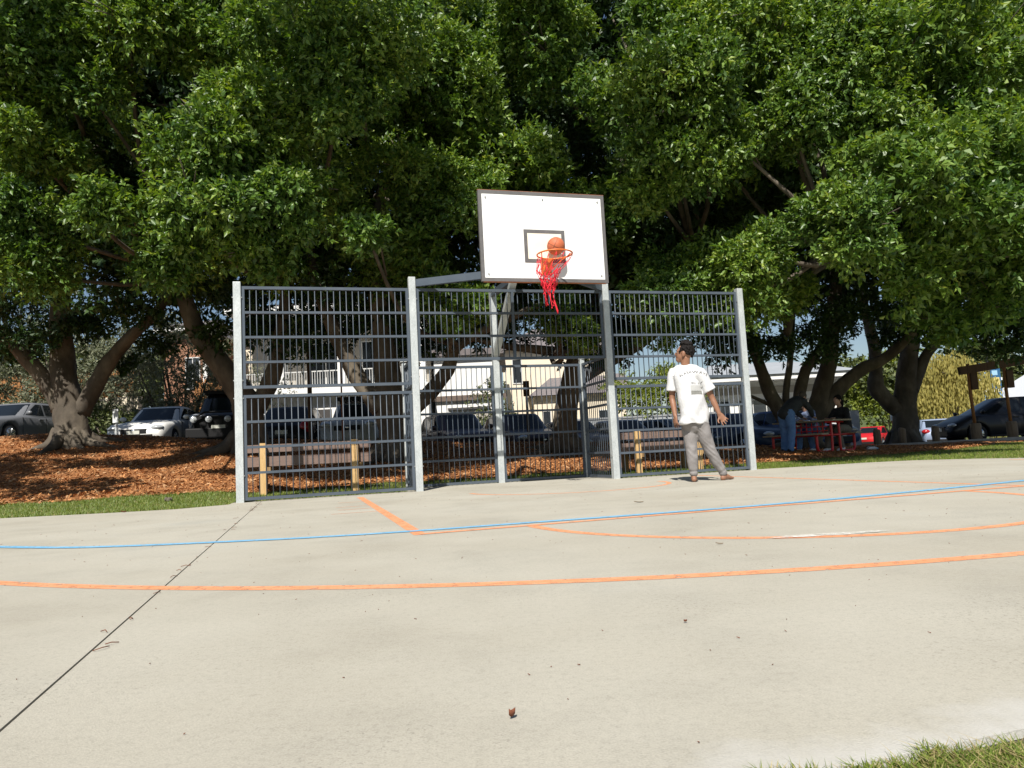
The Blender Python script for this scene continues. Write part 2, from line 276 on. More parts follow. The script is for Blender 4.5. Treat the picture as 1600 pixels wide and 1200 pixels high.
BACKC=[(-15.02, 19.6, 14.03, 1.34), (-14.95, 19.53, 12.26, 1.32), (-15.57, 20.34, 10.42, 1.11), (-13.91, 18.78, 8.08, 1.02), (-14.2, 19.39, 6.69, 1.32), (-12.8, 19.07, 13.31, 1.26), (-13.76, 20.02, 12.17, 1.21), (-13.79, 19.89, 10.61, 1.26), (-13.01, 18.77, 7.54, 1.06), (-13.69, 19.74, 6.79, 1.3), (-11.34, 18.71, 12.79, 1.2), (-11.18, 18.6, 11.38, 1.25), (-11.65, 19.17, 9.55, 1.21), (-11.73, 20.25, 8.55, 1.32), (-12.12, 20.25, 6.98, 1.05), (-10.32, 20.45, 14.16, 1.04), (-9.82, 19.96, 11.6, 1.0), (-9.64, 20.21, 10.42, 1.23), (-10.04, 19.85, 7.93, 1.12), (-9.75, 19.92, 6.57, 1.22), (-7.72, 19.49, 13.7, 1.0), (-8.03, 20.17, 11.6, 1.02), (-7.74, 18.74, 9.45, 1.07), (-7.42, 18.98, 7.47, 1.29), (-8.09, 19.79, 6.58, 1.08), (-6.68, 19.81, 14.02, 1.2), (-6.08, 19.37, 11.37, 1.11), (-6.23, 19.69, 9.93, 1.27), (-6.22, 18.62, 7.46, 1.09), (-5.84, 18.61, 6.36, 1.01), (-4.33, 19.42, 13.52, 1.15), (-4.38, 19.54, 11.4, 1.01), (-4.5, 19.75, 9.42, 1.29), (-4.85, 20.2, 7.92, 1.22), (-5.62, 20.48, 6.09, 1.07), (-3.27, 18.7, 12.74, 1.13), (-3.26, 18.51, 11.05, 1.15), (-3.25, 19.28, 9.19, 1.06), (-2.72, 19.88, 7.49, 1.08), (-3.26, 19.32, 6.12, 1.01), (-1.33, 19.89, 12.91, 1.3), (-1.18, 20.24, 11.28, 1.32), (-1.1, 19.82, 9.66, 1.23), (-1.08, 19.39, 7.43, 1.07), (-1.74, 19.86, 6.41, 1.27), (0.12, 20.18, 13.29, 1.13), (-0.08, 19.23, 10.86, 1.05), (0.07, 18.8, 9.57, 1.15), (-0.2, 19.6, 8.23, 1.34), (0.48, 20.35, 6.35, 1.03), (1.72, 18.62, 12.78, 1.21), (2.39, 20.11, 11.35, 1.16), (2.38, 19.57, 9.16, 1.06), (1.83, 20.15, 7.85, 1.08), (1.44, 18.64, 5.31, 1.19), (3.56, 19.69, 12.64, 1.03), (3.9, 19.14, 10.82, 1.3), (3.99, 19.86, 9.53, 1.04), (3.6, 19.78, 8.02, 1.32), (3.56, 19.53, 6.26, 1.16), (5.38, 19.06, 12.71, 1.16), (4.8, 18.99, 10.39, 1.1), (5.07, 20.36, 9.72, 1.1), (4.95, 20.39, 7.88, 1.03), (4.97, 19.86, 6.1, 1.16), (6.64, 19.16, 11.92, 1.24), (6.68, 18.62, 9.88, 1.08), (6.96, 20.14, 9.56, 1.18), (6.88, 20.19, 7.53, 1.2), (6.68, 19.73, 5.49, 1.14), (8.82, 19.38, 12.76, 1.31), (8.65, 19.71, 10.92, 1.21), (8.46, 19.97, 9.19, 1.01), (8.35, 20.31, 7.22, 1.02), (7.68, 19.07, 5.29, 1.23), (9.76, 18.82, 11.99, 1.12), (11.02, 20.21, 10.9, 1.29), (10.01, 18.86, 8.18, 1.17), (9.5, 18.72, 6.73, 1.31), (10.22, 20.39, 5.35, 1.33), (12.75, 20.49, 12.42, 1.05), (12.29, 19.42, 10.16, 1.1), (12.11, 20.36, 9.22, 1.14), (11.41, 19.38, 6.87, 1.21), (11.0, 18.57, 5.33, 1.29), (14.18, 19.5, 12.42, 1.2), (14.12, 20.06, 10.21, 1.11), (12.94, 18.82, 8.26, 1.33), (12.62, 19.05, 6.81, 1.18), (13.41, 20.48, 5.83, 1.28), (14.63, 18.57, 11.56, 1.04), (14.77, 19.12, 9.6, 1.09), (15.59, 20.49, 9.44, 1.26), (15.88, 20.07, 6.64, 1.09), (13.88, 18.63, 5.21, 1.06)]
MIDC=[(-11.35, 15.07, 10.28, 0.95), (-11.01, 15.08, 9.71, 0.91), (-9.9, 13.54, 7.5, 0.87), (-10.3, 13.35, 4.4, 0.97), (-9.39, 13.64, 6.67, 1.03), (-9.51, 14.97, 5.0, 0.77), (-7.94, 13.01, 8.1, 0.92), (-8.29, 14.06, 7.46, 0.78), (-8.08, 14.86, 5.59, 0.66), (-6.06, 13.02, 9.1, 0.67), (-6.45, 13.76, 6.62, 0.79), (-6.16, 13.08, 4.22, 1.03), (-6.38, 15.02, 10.42, 0.79), (-5.66, 13.36, 5.49, 0.67), (-4.93, 13.52, 4.52, 0.89), (-3.66, 13.12, 8.95, 1.02), (-4.5, 13.29, 7.89, 0.94), (-3.63, 13.24, 6.53, 0.82), (-4.76, 15.15, 4.48, 0.83), (-2.9, 13.64, 8.96, 0.81), (-3.61, 15.11, 8.95, 0.9), (-3.25, 13.8, 5.43, 0.96), (-2.97, 14.67, 4.58, 0.8), (-1.52, 14.69, 10.01, 0.93), (-1.98, 14.28, 7.82, 0.65), (-1.71, 14.02, 7.16, 0.98), (-1.69, 13.77, 4.23, 0.99), (-0.02, 15.1, 9.74, 0.86), (-0.43, 15.06, 8.98, 0.84), (-0.3, 13.38, 6.33, 0.96), (-0.5, 14.37, 5.6, 0.96), (0.53, 13.48, 8.96, 0.92), (0.95, 13.5, 8.15, 0.67), (0.41, 13.84, 5.98, 0.89), (0.68, 13.0, 4.35, 0.81), (2.12, 13.75, 6.98, 0.88), (2.52, 14.79, 5.44, 0.91), (1.8, 14.24, 4.76, 1.03), (5.6, 15.01, 9.72, 0.89), (4.32, 13.91, 7.26, 0.78), (4.44, 13.98, 5.74, 0.77), (6.37, 14.72, 9.61, 0.75), (5.55, 13.64, 7.88, 0.89), (6.02, 14.64, 6.62, 0.7), (6.26, 14.68, 5.73, 0.77), (8.21, 16.61, 9.04, 0.87), (7.24, 15.52, 6.8, 0.93), (7.5, 14.85, 5.54, 0.81), (10.17, 15.93, 10.43, 0.82), (8.18, 14.0, 7.3, 0.84), (7.68, 13.74, 5.03, 0.74), (8.1, 13.59, 3.62, 0.94), (10.02, 13.67, 8.02, 0.99), (10.73, 15.99, 8.36, 0.7), (10.98, 13.97, 7.18, 0.82), (12.73, 16.78, 7.27, 0.8), (11.76, 15.44, 4.22, 0.9)]
FRINGE=[(-11.51, 15.01, 4.44, 0.76), (-12.04, 15.97, 4.13, 0.63), (-14.81, 19.93, 5.47, 0.73), (-13.67, 18.25, 3.87, 0.61), (-16.23, 21.95, 4.86, 0.52), (-11.38, 15.86, 4.37, 0.58), (-12.09, 16.83, 3.74, 0.79), (-13.78, 19.21, 4.93, 0.58), (-14.28, 20.2, 4.16, 0.55), (-12.36, 18.11, 3.49, 0.8), (-15.11, 21.65, 4.28, 0.76), (-9.47, 14.57, 4.5, 0.57), (-10.98, 16.46, 3.68, 0.77), (-13.58, 20.28, 5.25, 0.72), (-11.42, 17.27, 3.52, 0.55), (-13.67, 20.82, 4.34, 0.6), (-8.78, 14.56, 4.24, 0.82), (-10.06, 16.88, 3.66, 0.74), (-11.08, 18.74, 4.46, 0.73), (-12.62, 21.23, 3.78, 0.61), (-8.56, 15.96, 4.67, 0.75), (-9.29, 16.84, 4.08, 0.83), (-10.79, 20.45, 5.17, 0.5), (-9.34, 17.54, 3.03, 0.53), (-11.95, 21.48, 3.84, 0.83), (-7.33, 14.6, 4.31, 0.64), (-8.19, 16.32, 3.92, 0.61), (-10.27, 20.44, 5.46, 0.56), (-8.61, 17.58, 3.6, 0.71), (-9.5, 20.54, 4.14, 0.69), (-6.49, 15.25, 4.22, 0.72), (-6.68, 16.11, 3.38, 0.66), (-7.66, 18.73, 4.81, 0.61), (-9.01, 20.99, 3.88, 0.52), (-5.36, 14.9, 4.58, 0.6), (-6.15, 16.34, 4.12, 0.61), (-7.26, 20.29, 5.11, 0.73), (-7.3, 20.38, 4.11, 0.73), (-7.38, 20.76, 4.7, 0.52), (-5.25, 15.85, 4.69, 0.6), (-5.61, 16.61, 3.71, 0.51), (-6.48, 19.21, 5.17, 0.8), (-5.88, 19.96, 3.94, 0.63), (-5.74, 17.67, 3.75, 0.75), (-7.0, 20.84, 4.58, 0.75), (-4.23, 16.09, 4.26, 0.54), (-4.44, 16.42, 3.52, 0.65), (-5.37, 20.37, 4.86, 0.69), (-4.71, 19.71, 3.85, 0.65), (-4.72, 16.57, 2.89, 0.67), (-5.07, 20.93, 4.61, 0.6), (-3.34, 15.21, 4.25, 0.76), (-3.5, 16.0, 3.75, 0.84), (-3.74, 19.74, 4.58, 0.64), (-4.01, 17.93, 3.64, 0.57), (-4.2, 21.87, 4.79, 0.8), (-2.2, 15.25, 4.05, 0.5), (-2.4, 15.87, 3.53, 0.64), (-3.05, 19.12, 5.04, 0.63), (-3.13, 20.3, 3.78, 0.79), (-2.37, 17.84, 3.13, 0.78), (-3.48, 21.86, 4.52, 0.68), (-1.54, 14.68, 4.31, 0.62), (-1.59, 16.93, 3.56, 0.61), (-1.49, 19.93, 4.96, 0.53), (-1.84, 21.41, 3.91, 0.74), (-2.04, 20.98, 4.04, 0.84), (-0.55, 14.51, 4.03, 0.64), (-1.02, 17.3, 3.67, 0.82), (-0.67, 18.72, 4.56, 0.74), (-0.84, 20.25, 3.64, 0.57), (-0.95, 17.74, 3.34, 0.56), (-0.78, 20.95, 4.08, 0.52), (0.28, 16.26, 4.13, 0.75), (0.13, 16.56, 3.63, 0.82), (0.07, 19.71, 4.82, 0.84), (-0.08, 19.73, 4.06, 0.71), (-0.09, 17.69, 3.34, 0.74), (0.51, 21.47, 4.7, 0.79), (1.5, 16.2, 4.39, 0.73), (1.49, 16.89, 3.75, 0.79), (1.27, 18.89, 4.71, 0.55), (1.38, 18.13, 2.95, 0.75), (1.87, 21.75, 3.92, 0.84), (1.54, 14.63, 4.12, 0.57), (1.94, 16.86, 3.57, 0.76), (2.0, 19.59, 4.6, 0.63), (2.03, 20.25, 3.59, 0.67), (2.33, 16.64, 2.56, 0.75), (2.39, 21.46, 4.55, 0.62), (2.89, 15.26, 3.72, 0.6), (2.98, 17.08, 3.4, 0.7), (3.38, 20.2, 4.71, 0.68), (3.03, 19.98, 3.63, 0.53), (2.84, 17.45, 3.21, 0.69), (3.48, 20.68, 3.68, 0.62), (4.01, 16.03, 4.41, 0.63), (3.39, 16.42, 3.54, 0.63), (4.42, 18.94, 4.59, 0.84), (4.77, 21.37, 3.86, 0.71), (4.85, 15.77, 3.9, 0.51), (4.24, 16.33, 3.15, 0.81), (5.79, 19.26, 3.94, 0.85), (5.81, 19.8, 3.1, 0.65), (5.13, 16.93, 2.42, 0.59), (6.18, 21.83, 4.28, 0.54), (4.78, 14.65, 3.75, 0.63), (5.67, 15.89, 2.93, 0.51), (7.0, 19.7, 3.93, 0.55), (5.46, 17.03, 2.79, 0.63), (7.6, 21.54, 4.27, 0.84), (6.02, 14.72, 3.92, 0.73), (6.37, 16.45, 3.32, 0.7), (8.22, 19.64, 4.41, 0.59), (7.75, 19.77, 3.11, 0.75), (6.32, 17.34, 2.56, 0.71), (8.78, 21.5, 4.28, 0.51), (6.5, 14.54, 3.7, 0.6), (7.71, 17.35, 3.23, 0.63), (9.17, 20.38, 4.15, 0.83), (9.31, 19.83, 3.38, 0.53), (7.73, 17.56, 2.54, 0.82), (9.68, 22.16, 3.93, 0.55), (7.8, 15.63, 3.81, 0.57), (7.85, 15.68, 3.28, 0.62), (9.22, 19.03, 3.68, 0.6), (10.26, 20.02, 3.02, 0.72), (11.58, 22.3, 3.96, 0.56), (8.71, 15.98, 4.12, 0.7), (9.15, 17.15, 3.53, 0.67), (11.38, 19.68, 4.41, 0.54), (9.57, 16.63, 2.72, 0.53), (11.64, 21.8, 3.84, 0.81), (9.92, 15.79, 4.0, 0.8), (9.46, 16.02, 2.83, 0.6), (11.47, 19.53, 3.82, 0.82), (12.81, 21.74, 3.8, 0.73), (10.15, 15.48, 3.87, 0.74), (11.46, 17.32, 3.08, 0.55), (12.83, 19.57, 3.96, 0.82), (11.98, 16.41, 3.68, 0.54), (11.5, 15.71, 2.93, 0.72), (13.72, 18.6, 3.64, 0.84), (11.27, 14.86, 3.56, 0.83), (12.96, 16.51, 2.65, 0.54), (14.34, 18.55, 3.86, 0.7), (15.62, 20.52, 3.32, 0.83), (17.43, 22.47, 4.0, 0.69), (2.06, 16.0, 6.99, 0.9), (1.68, 16.0, 7.98, 0.8), (2.51, 16.5, 6.33, 0.8), (1.87, 16.5, 9.3, 0.9), (2.49, 17.0, 8.57, 0.9), (10.81, 17.0, 3.0, 0.9), (11.72, 17.0, 3.11, 1.0), (12.1, 17.0, 2.56, 0.8), (12.53, 19.0, 2.85, 0.8)]
TRUNKS=[[[(-10.25, 17.0, 1.07, 0.42), (-10.22, 17.0, 1.54, 0.353), (-10.3, 17.0, 2.14, 0.302), (-10.44, 17.0, 2.74, 0.286), (-10.47, 17.0, 3.42, 0.252), (-10.25, 16.6, 4.32, 0.202), (-9.79, 16.2, 5.68, 0.134), (-9.39, 16.0, 7.52, 0.084)], [(-10.48, 17.0, 2.0, 0.21), (-10.72, 16.9, 2.6, 0.185), (-11.18, 16.7, 3.31, 0.16), (-11.57, 16.5, 3.78, 0.134), (-12.08, 16.0, 4.72, 0.084)], [(-10.03, 17.0, 1.9, 0.202), (-9.66, 17.0, 2.55, 0.185), (-9.34, 17.0, 3.06, 0.168), (-8.81, 16.8, 3.53, 0.134), (-7.92, 16.5, 4.18, 0.101), (-6.96, 16.0, 5.18, 0.067)]], [[(-5.97, 16.5, 0.79, 0.42), (-5.93, 16.5, 1.3, 0.336), (-5.98, 16.5, 1.88, 0.302), (-6.3, 16.4, 2.47, 0.26), (-6.76, 16.3, 3.13, 0.227), (-7.06, 16.2, 3.78, 0.193), (-7.18, 16.0, 4.9, 0.151), (-6.84, 15.6, 7.22, 0.101), (-6.74, 15.6, 9.13, 0.084)], [(-5.78, 16.5, 1.73, 0.21), (-5.44, 16.6, 2.44, 0.185), (-5.19, 16.6, 3.46, 0.151), (-5.03, 16.4, 4.89, 0.118), (-5.35, 16.0, 7.31, 0.084)]], [[(-2.63, 16.0, 0.4, 0.42), (-2.6, 16.0, 0.84, 0.344), (-2.65, 16.0, 1.54, 0.319), (-2.7, 16.0, 2.38, 0.286), (-2.8, 16.0, 3.24, 0.235), (-2.82, 15.8, 4.48, 0.185), (-2.58, 15.6, 6.27, 0.134), (-1.92, 15.5, 8.38, 0.084)], [(-2.88, 16.0, 1.55, 0.218), (-3.39, 15.9, 2.34, 0.185), (-3.83, 15.8, 3.4, 0.151), (-4.1, 15.6, 4.36, 0.126), (-4.23, 15.4, 5.16, 0.084), (-4.63, 15.0, 5.89, 0.059)], [(-2.4, 16.0, 1.39, 0.185), (-1.84, 15.9, 1.8, 0.168), (-1.36, 15.7, 2.31, 0.151), (-1.11, 15.5, 2.8, 0.118), (-0.07, 15.4, 3.28, 0.084), (0.9, 15.3, 3.62, 0.05)]], [[(1.12, 17.0, 0.34, 0.378), (1.12, 17.0, 0.81, 0.286), (1.25, 17.0, 1.55, 0.252), (1.46, 17.0, 2.28, 0.227), (1.73, 17.0, 3.17, 0.21), (2.12, 16.8, 4.32, 0.168), (2.64, 16.6, 5.75, 0.126), (2.98, 16.5, 7.84, 0.084)], [(1.59, 17.0, 2.57, 0.134), (0.93, 16.9, 2.77, 0.109), (0.04, 16.8, 2.9, 0.084), (-0.82, 16.6, 3.09, 0.05)], [(1.56, 17.0, 2.12, 0.168), (2.4, 16.9, 2.52, 0.143), (3.14, 16.8, 2.91, 0.126), (3.86, 16.5, 3.56, 0.101), (4.13, 16.0, 4.89, 0.067)]], [[(7.8, 20.0, -0.06, 0.42), (7.91, 20.0, 0.36, 0.353), (8.13, 20.0, 0.96, 0.277), (8.36, 20.0, 1.56, 0.235), (8.66, 20.0, 2.42, 0.21), (8.69, 19.6, 3.58, 0.185), (8.78, 19.0, 5.52, 0.134), (8.91, 18.0, 8.21, 0.084)], [(7.66, 20.0, 0.38, 0.252), (7.32, 20.0, 1.0, 0.21), (6.96, 19.9, 1.71, 0.176), (6.72, 19.8, 2.49, 0.151), (6.27, 19.3, 3.65, 0.126), (6.1, 18.6, 5.21, 0.092), (5.33, 17.6, 7.4, 0.067)], [(7.38, 20.0, 1.08, 0.118), (7.44, 20.0, 1.78, 0.092), (7.63, 20.0, 2.65, 0.084), (7.76, 19.8, 4.02, 0.059)], [(7.76, 20.0, 0.72, 0.185), (7.76, 20.0, 1.5, 0.168), (8.01, 20.0, 2.28, 0.143), (8.49, 19.9, 2.94, 0.126), (8.94, 19.7, 3.94, 0.101)], [(8.28, 20.0, 1.04, 0.218), (8.86, 20.0, 1.74, 0.193), (9.52, 20.0, 2.23, 0.168), (10.24, 19.8, 2.57, 0.143), (10.75, 19.0, 3.37, 0.109), (10.93, 18.0, 4.3, 0.084), (10.52, 16.5, 5.91, 0.059)], [(7.27, 20.0, 1.09, 0.076), (6.88, 19.9, 1.42, 0.05), (6.27, 19.8, 1.73, 0.042)], [(6.47, 17.0, 2.92, 0.101), (6.14, 15.6, 3.55, 0.084), (6.15, 14.8, 3.75, 0.067), (6.16, 13.6, 4.03, 0.05)]], [[(13.37, 25.5, 0.1, 0.546), (13.47, 25.5, 0.6, 0.42), (13.51, 25.5, 1.26, 0.37), (13.65, 25.5, 2.03, 0.336), (13.79, 25.4, 3.02, 0.294), (13.82, 25.0, 4.3, 0.252), (13.87, 24.5, 6.4, 0.168), (14.13, 24.0, 9.55, 0.118)], [(13.29, 25.5, 1.27, 0.286), (12.86, 25.5, 1.69, 0.269), (12.59, 25.5, 2.09, 0.277), (12.67, 25.5, 2.64, 0.218), (12.54, 25.2, 3.5, 0.202), (12.22, 25.0, 4.83, 0.151), (11.75, 24.5, 6.96, 0.101)], [(13.82, 25.5, 1.91, 0.252), (14.1, 25.5, 2.46, 0.21), (14.42, 25.3, 3.2, 0.168), (15.21, 24.6, 4.15, 0.118), (16.24, 24.0, 5.28, 0.084)]]]
BLUE=[(-3.64, 5.221), (-3.02, 4.942), (-2.537, 4.831), (-1.978, 4.784), (-1.278, 4.776), (-0.644, 4.857), (-0.048, 4.994), (0.843, 5.19), (1.826, 5.455), (2.993, 5.899), (4.472, 6.572)]
EDGE=[(-6.729, 8.98), (-6.257, 8.97), (-4.848, 8.94), (-3.555, 9.31)]
MANJ={'head': (2.188, 9.22, 1.603), 'neck': (2.193, 9.22, 1.448), 'chest': (2.207, 9.22, 1.301), 'waist': (2.247, 9.2, 0.935), 'hip': (2.25, 9.2, 0.751), 'shL': (2.055, 9.28, 1.364), 'elL': (2.013, 9.3, 1.059), 'wrL': (2.02, 9.22, 0.827), 'fiL': (2.01, 9.18, 0.698), 'shR': (2.355, 9.16, 1.328), 'elR': (2.477, 9.16, 1.033), 'wrR': (2.545, 9.12, 0.819), 'fiR': (2.612, 9.1, 0.728), 'hipL': (2.192, 9.24, 0.707), 'knL': (2.191, 9.2, 0.379), 'anL': (2.193, 9.2, 0.086), 'hipR': (2.314, 9.18, 0.707), 'knR': (2.421, 9.2, 0.367), 'anR': (2.577, 9.24, 0.074)}
# ------------------------------------------------------------ lie of the land
def smooth(t): t = np.clip(t, 0, 1); return t*t*(3-2*t)
def Yfoot(X): return np.interp(X, [-40,-6.5,-4.4,-3.6,3.8,6.2,7.5,9,40], [9.2,9.2,9.6,11.3,13.2,13.2,13.3,13.3,13.6])
def Ycrest(X): return np.interp(X, [-40,-8,-2,4,10,40], [18.2,18.4,19.0,19.6,21.5,22.5])
def Zcrest(X): return np.interp(X, [-40,-12,-10,-7,-5,-2,1,4,8,12,17,40], [2.1,1.5,1.38,1.1,1.0,.8,.66,.5,.16,.08,.02,.0])
def Zpark(X, Y): return np.interp(X, [-40,-17,-12,-9.5,-7,-5,-2,0,5,16,40], [1.9,1.62,1.15,.95,.75,.5,.22,.12,-.02,.02,.0]) - .035*np.clip(Y-26, 0, 14)
def Hland(X, Y):
    X = np.asarray(X, float); Y = np.asarray(Y, float); yf, yc, zc = Yfoot(X), Ycrest(X), Zcrest(X)
    t = np.clip((Y-yf)/(yc-yf), 0, 1); up = zc*t**1.25
    bumps = .03*np.sin(1.7*X+.6*Y)*np.sin(1.3*Y-.4*X)*np.clip((Y-yf-2)/3, 0, 1)
    dn = smooth((Y-yc-.4)/2.2)
    return (up+bumps)*(1-dn) + (Zpark(X, Y)-.06)*dn
def Ymulch(X): return np.interp(X, [-40,-7.4,-5.9,-4.3,-3.4,-1.2,.5,4,6,8,10,12.5,14,20,40], [10.4,10.6,10.85,11.2,12.2,12.9,13.4,14.0,14.6,15.6,16.9,19.2,21.0,22.0,22.6]) + .12*np.sin(2.1*X)+.07*np.sin(5.3*X+1)
def patch(name, xs, ys, f, m, smoothf=True):
    X, Y = np.meshgrid(xs, ys); Z = f(X, Y); n = len(xs); V = np.stack([X, Y, Z], -1).reshape(-1, 3)
    i, j = np.meshgrid(np.arange(len(ys)-1), np.arange(n-1), indexing='ij'); a = (i*n+j).ravel()
    me = npmesh(name, V, np.stack([a, a+1, a+n+1, a+n], -1), smoothf); me.materials.append(m)
    o = bpy.data.objects.new(name, me); link(o); o['kind'] = 'structure'; return o
# court outline and helpers in fence coordinates (s along the fence, n behind it)
TH = .2777; FD = Vector((math.cos(TH), math.sin(TH), 0)); FN = Vector((-FD.y, FD.x, 0)); F0 = Vector((-3.6614, 9.8067, 0))
def Fp(s, n, z=0.0): return F0 + FD*s + FN*n + Vector((0, 0, z))
def toF(p): q = Vector((p[0], p[1], 0)) - F0; return q.dot(FD), q.dot(FN)
f2 = lambda s, n: tuple(Fp(s, n)[:2])
OUT = [(-13,-3.1),(-2,.36),(.44,1.11),(.79,1.22),(3,1.95),(7.2,3.3),(8.3,4.3),(8.7,6),(8.5,8.5),(7.9,10.8),(7.4,11.9),(6.7,12.55),(5.9,12.6),(5.1,12.35),(3.95,12.12),
       f2(5.52,.16), f2(5.52,1.3), f2(2.23,1.3), f2(2.23,.16), f2(-.1,.14), f2(-.12,-.3),(-4.15,9.02),(-4.9,8.94),(-6.3,8.98),(-9,9.05),(-13,9.0)]
def inpoly(X, Y, poly):
    X = np.asarray(X); Y = np.asarray(Y); r = np.zeros(X.shape, bool); n = len(poly)
    for i in range(n):
        (x0, y0), (x1, y1) = poly[i], poly[(i+1) % n]
        c = ((y0 > Y) != (y1 > Y)) & (X < (x1-x0)*(Y-y0)/((y1-y0) if y1 != y0 else 1e-9)+x0); r ^= c
    return r
def clip(poly, nx, ny, c):
    out = []
    for i, p in enumerate(poly):
        q = poly[(i+1) % len(poly)]; a = p[0]*nx+p[1]*ny-c; b = q[0]*nx+q[1]*ny-c
        if a >= 0: out.append(p)
        if (a >= 0) != (b >= 0): t = a/(a-b); out.append((p[0]+(q[0]-p[0])*t, p[1]+(q[1]-p[1])*t))
    return out
def groundf(X, Y):
    Z = Hland(X, Y) - .012
    return np.where(Y < Yfoot(X)-.3, -.03, Z)
xs = np.concatenate([[-400,-150,-80,-50], np.arange(-36, 36.1, .5), [50,80,150,400]]); ys = np.concatenate([[-60,-20,-8], np.arange(-4, 36, .4), [40,46,60,100,200,500]])
patch('ground', xs, ys, groundf, M['soil'])
# concrete
def concrete():
    m = mat('broomed_concrete', (.5,.47,.4), .85, 0, .3); nt = m.node_tree; N = nt.nodes; L = nt.links.new; b = N['Principled BSDF']
    tc = N.new('ShaderNodeTexCoord')
    def noise(s, d=5, r=.6, st=None):
        n = N.new('ShaderNodeTexNoise'); n.inputs['Scale'].default_value = s; n.inputs['Detail'].default_value = d; n.inputs['Roughness'].default_value = r
        if st: mp = N.new('ShaderNodeMapping'); mp.inputs['Scale'].default_value = st; mp.inputs['Rotation'].default_value = (0,0,-TH); L(tc.outputs['Object'], mp.inputs[0]); L(mp.outputs[0], n.inputs[0])
        else: L(tc.outputs['Object'], n.inputs[0])
        return n.outputs[0]
    def ramp(i, stops):
        c = N.new('ShaderNodeValToRGB'); e = c.color_ramp.elements
        while len(e) < len(stops): e.new(.5)
        for k, (p, v) in enumerate(stops): e[k].position = p; e[k].color = (*v, 1) if isinstance(v, tuple) else (v, v, v, 1)
        L(i, c.inputs[0]); return c.outputs[0]
    def mix(t, a, c, f=1.0):
        x = N.new('ShaderNodeMix'); x.data_type = 'RGBA'; x.blend_type = t
        (L(f, x.inputs[0]) if not isinstance(f, float) else setattr(x.inputs[0], 'default_value', f)); L(a, x.inputs[6]); L(c, x.inputs[7]); return x.outputs[2]
    col = ramp(noise(.55, 6, .6), [(.28,(.36,.332,.27)),(.42,(.395,.37,.306)),(.58,(.425,.402,.338)),(.75,(.395,.386,.338))])
    col = mix('MULTIPLY', col, ramp(noise(1.6, 9, .68), [(.3,.88),(.5,1.0),(.7,1.05)]))
    col = mix('MULTIPLY', col, ramp(noise(55, 5, .75), [(.3,.86),(.48,1.0),(.75,1.07)]))
    col = mix('MULTIPLY', col, ramp(noise(230, 2, .5), [(.3,.88),(.5,1.0),(.72,1.08)]))
    pits = ramp(noise(95, 3, .6), [(.36,.66),(.42,1.0)]); zone = ramp(noise(.85, 5, .65), [(.36,.0),(.50,1.0)])
    pm = N.new('ShaderNodeMix'); pm.data_type = 'RGBA'; pm.blend_type = 'SCREEN'; pm.inputs[0].default_value = 1.0; L(pits, pm.inputs[6]); L(zone, pm.inputs[7])
    col = mix('MULTIPLY', col, pm.outputs[2])
    # pale cement bloom along the near edge of the slab
    vm = N.new('ShaderNodeVectorMath'); vm.operation = 'DOT_PRODUCT'; vm.inputs[1].default_value = (FN.x, FN.y, 0); L(tc.outputs['Object'], vm.inputs[0])
    ad = N.new('ShaderNodeMath'); ad.operation = 'MULTIPLY_ADD'; ad.inputs[1].default_value = .35; L(noise(5, 5, .6), ad.inputs[0]); L(vm.outputs['Value'], ad.inputs[2])
    e0 = -.6*FD.y + 1.163*FD.x
    mr = N.new('ShaderNodeMapRange'); mr.inputs[1].default_value = e0+.17; mr.inputs[2].default_value = e0+.30; mr.inputs[3].default_value = .75; mr.inputs[4].default_value = 0; L(ad.outputs[0], mr.inputs[0])
    x = N.new('ShaderNodeMix'); x.data_type = 'RGBA'; L(mr.outputs[0], x.inputs[0]); L(col, x.inputs[6]); x.inputs[7].default_value = (.52,.51,.48,1); col = x.outputs[2]
    L(col, b.inputs['Base Color'])
    bp = N.new('ShaderNodeBump'); bp.inputs['Strength'].default_value = .5; bp.inputs['Distance'].default_value = .004; L(noise(160, 4, .65, (1,2.0,1)), bp.inputs['Height']); L(bp.outputs[0], b.inputs['Normal'])
    return m
M['concrete'] = concrete()
joint = .262; c0 = F0.dot(FD) + joint; c1 = F0.dot(FD) + 8.35
pl = [clip(OUT, -FD.x, -FD.y, -(c0-.0035)), clip(clip(OUT, FD.x, FD.y, c0+.0035), -FD.x, -FD.y, -(c1-.0015)), clip(OUT, FD.x, FD.y, c1+.0015)]
base = struct('court', MB().prism([(x, y) for x, y in OUT], -.12, -.016), M['dirt'])
for k, p in enumerate(pl):
    part('concrete_slab', MB().prism(p, -.014, 0.0), M['concrete'], base)
def ribbon(pts, w, z=.004, closed=False):
    P = [Vector((p[0], p[1], 0)) for p in pts]; rows = [[], []]
    for i, p in enumerate(P):
        t = (P[min(i+1, len(P)-1)] - P[max(i-1, 0)]).normalized(); s = Vector((-t.y, t.x, 0)); ww = w[i] if isinstance(w, list) else w
        rows[0].append(tuple(p - s*ww/2 + Vector((0,0,z)))); rows[1].append(tuple(p + s*ww/2 + Vector((0,0,z))))
    return MB().grid(rows, False, False)
def arc(c, r, a0, a1, n=60): return [(c[0]+r*math.cos(a0+(a1-a0)*i/n), c[1]+r*math.sin(a0+(a1-a0)*i/n)) for i in range(n+1)]
def spline(pts, n=8):
    out = []; P = [Vector((p[0], p[1], 0)) for p in pts]
    for i in range(len(P)-1):
        a, b, c, d = P[max(i-1,0)], P[i], P[i+1], P[min(i+2, len(P)-1)]
        for k in range(n):
            t = k/n; out.append(tuple((.5*((2*b)+(c-a)*t+(2*a-5*b+4*c-d)*t*t+(3*b-3*c+d-a)*t**3))[:2]))
    out.append(pts[-1]); return out
hoop_s, hoop_n = 4.06, -1.475
HC = Fp(hoop_s, hoop_n)
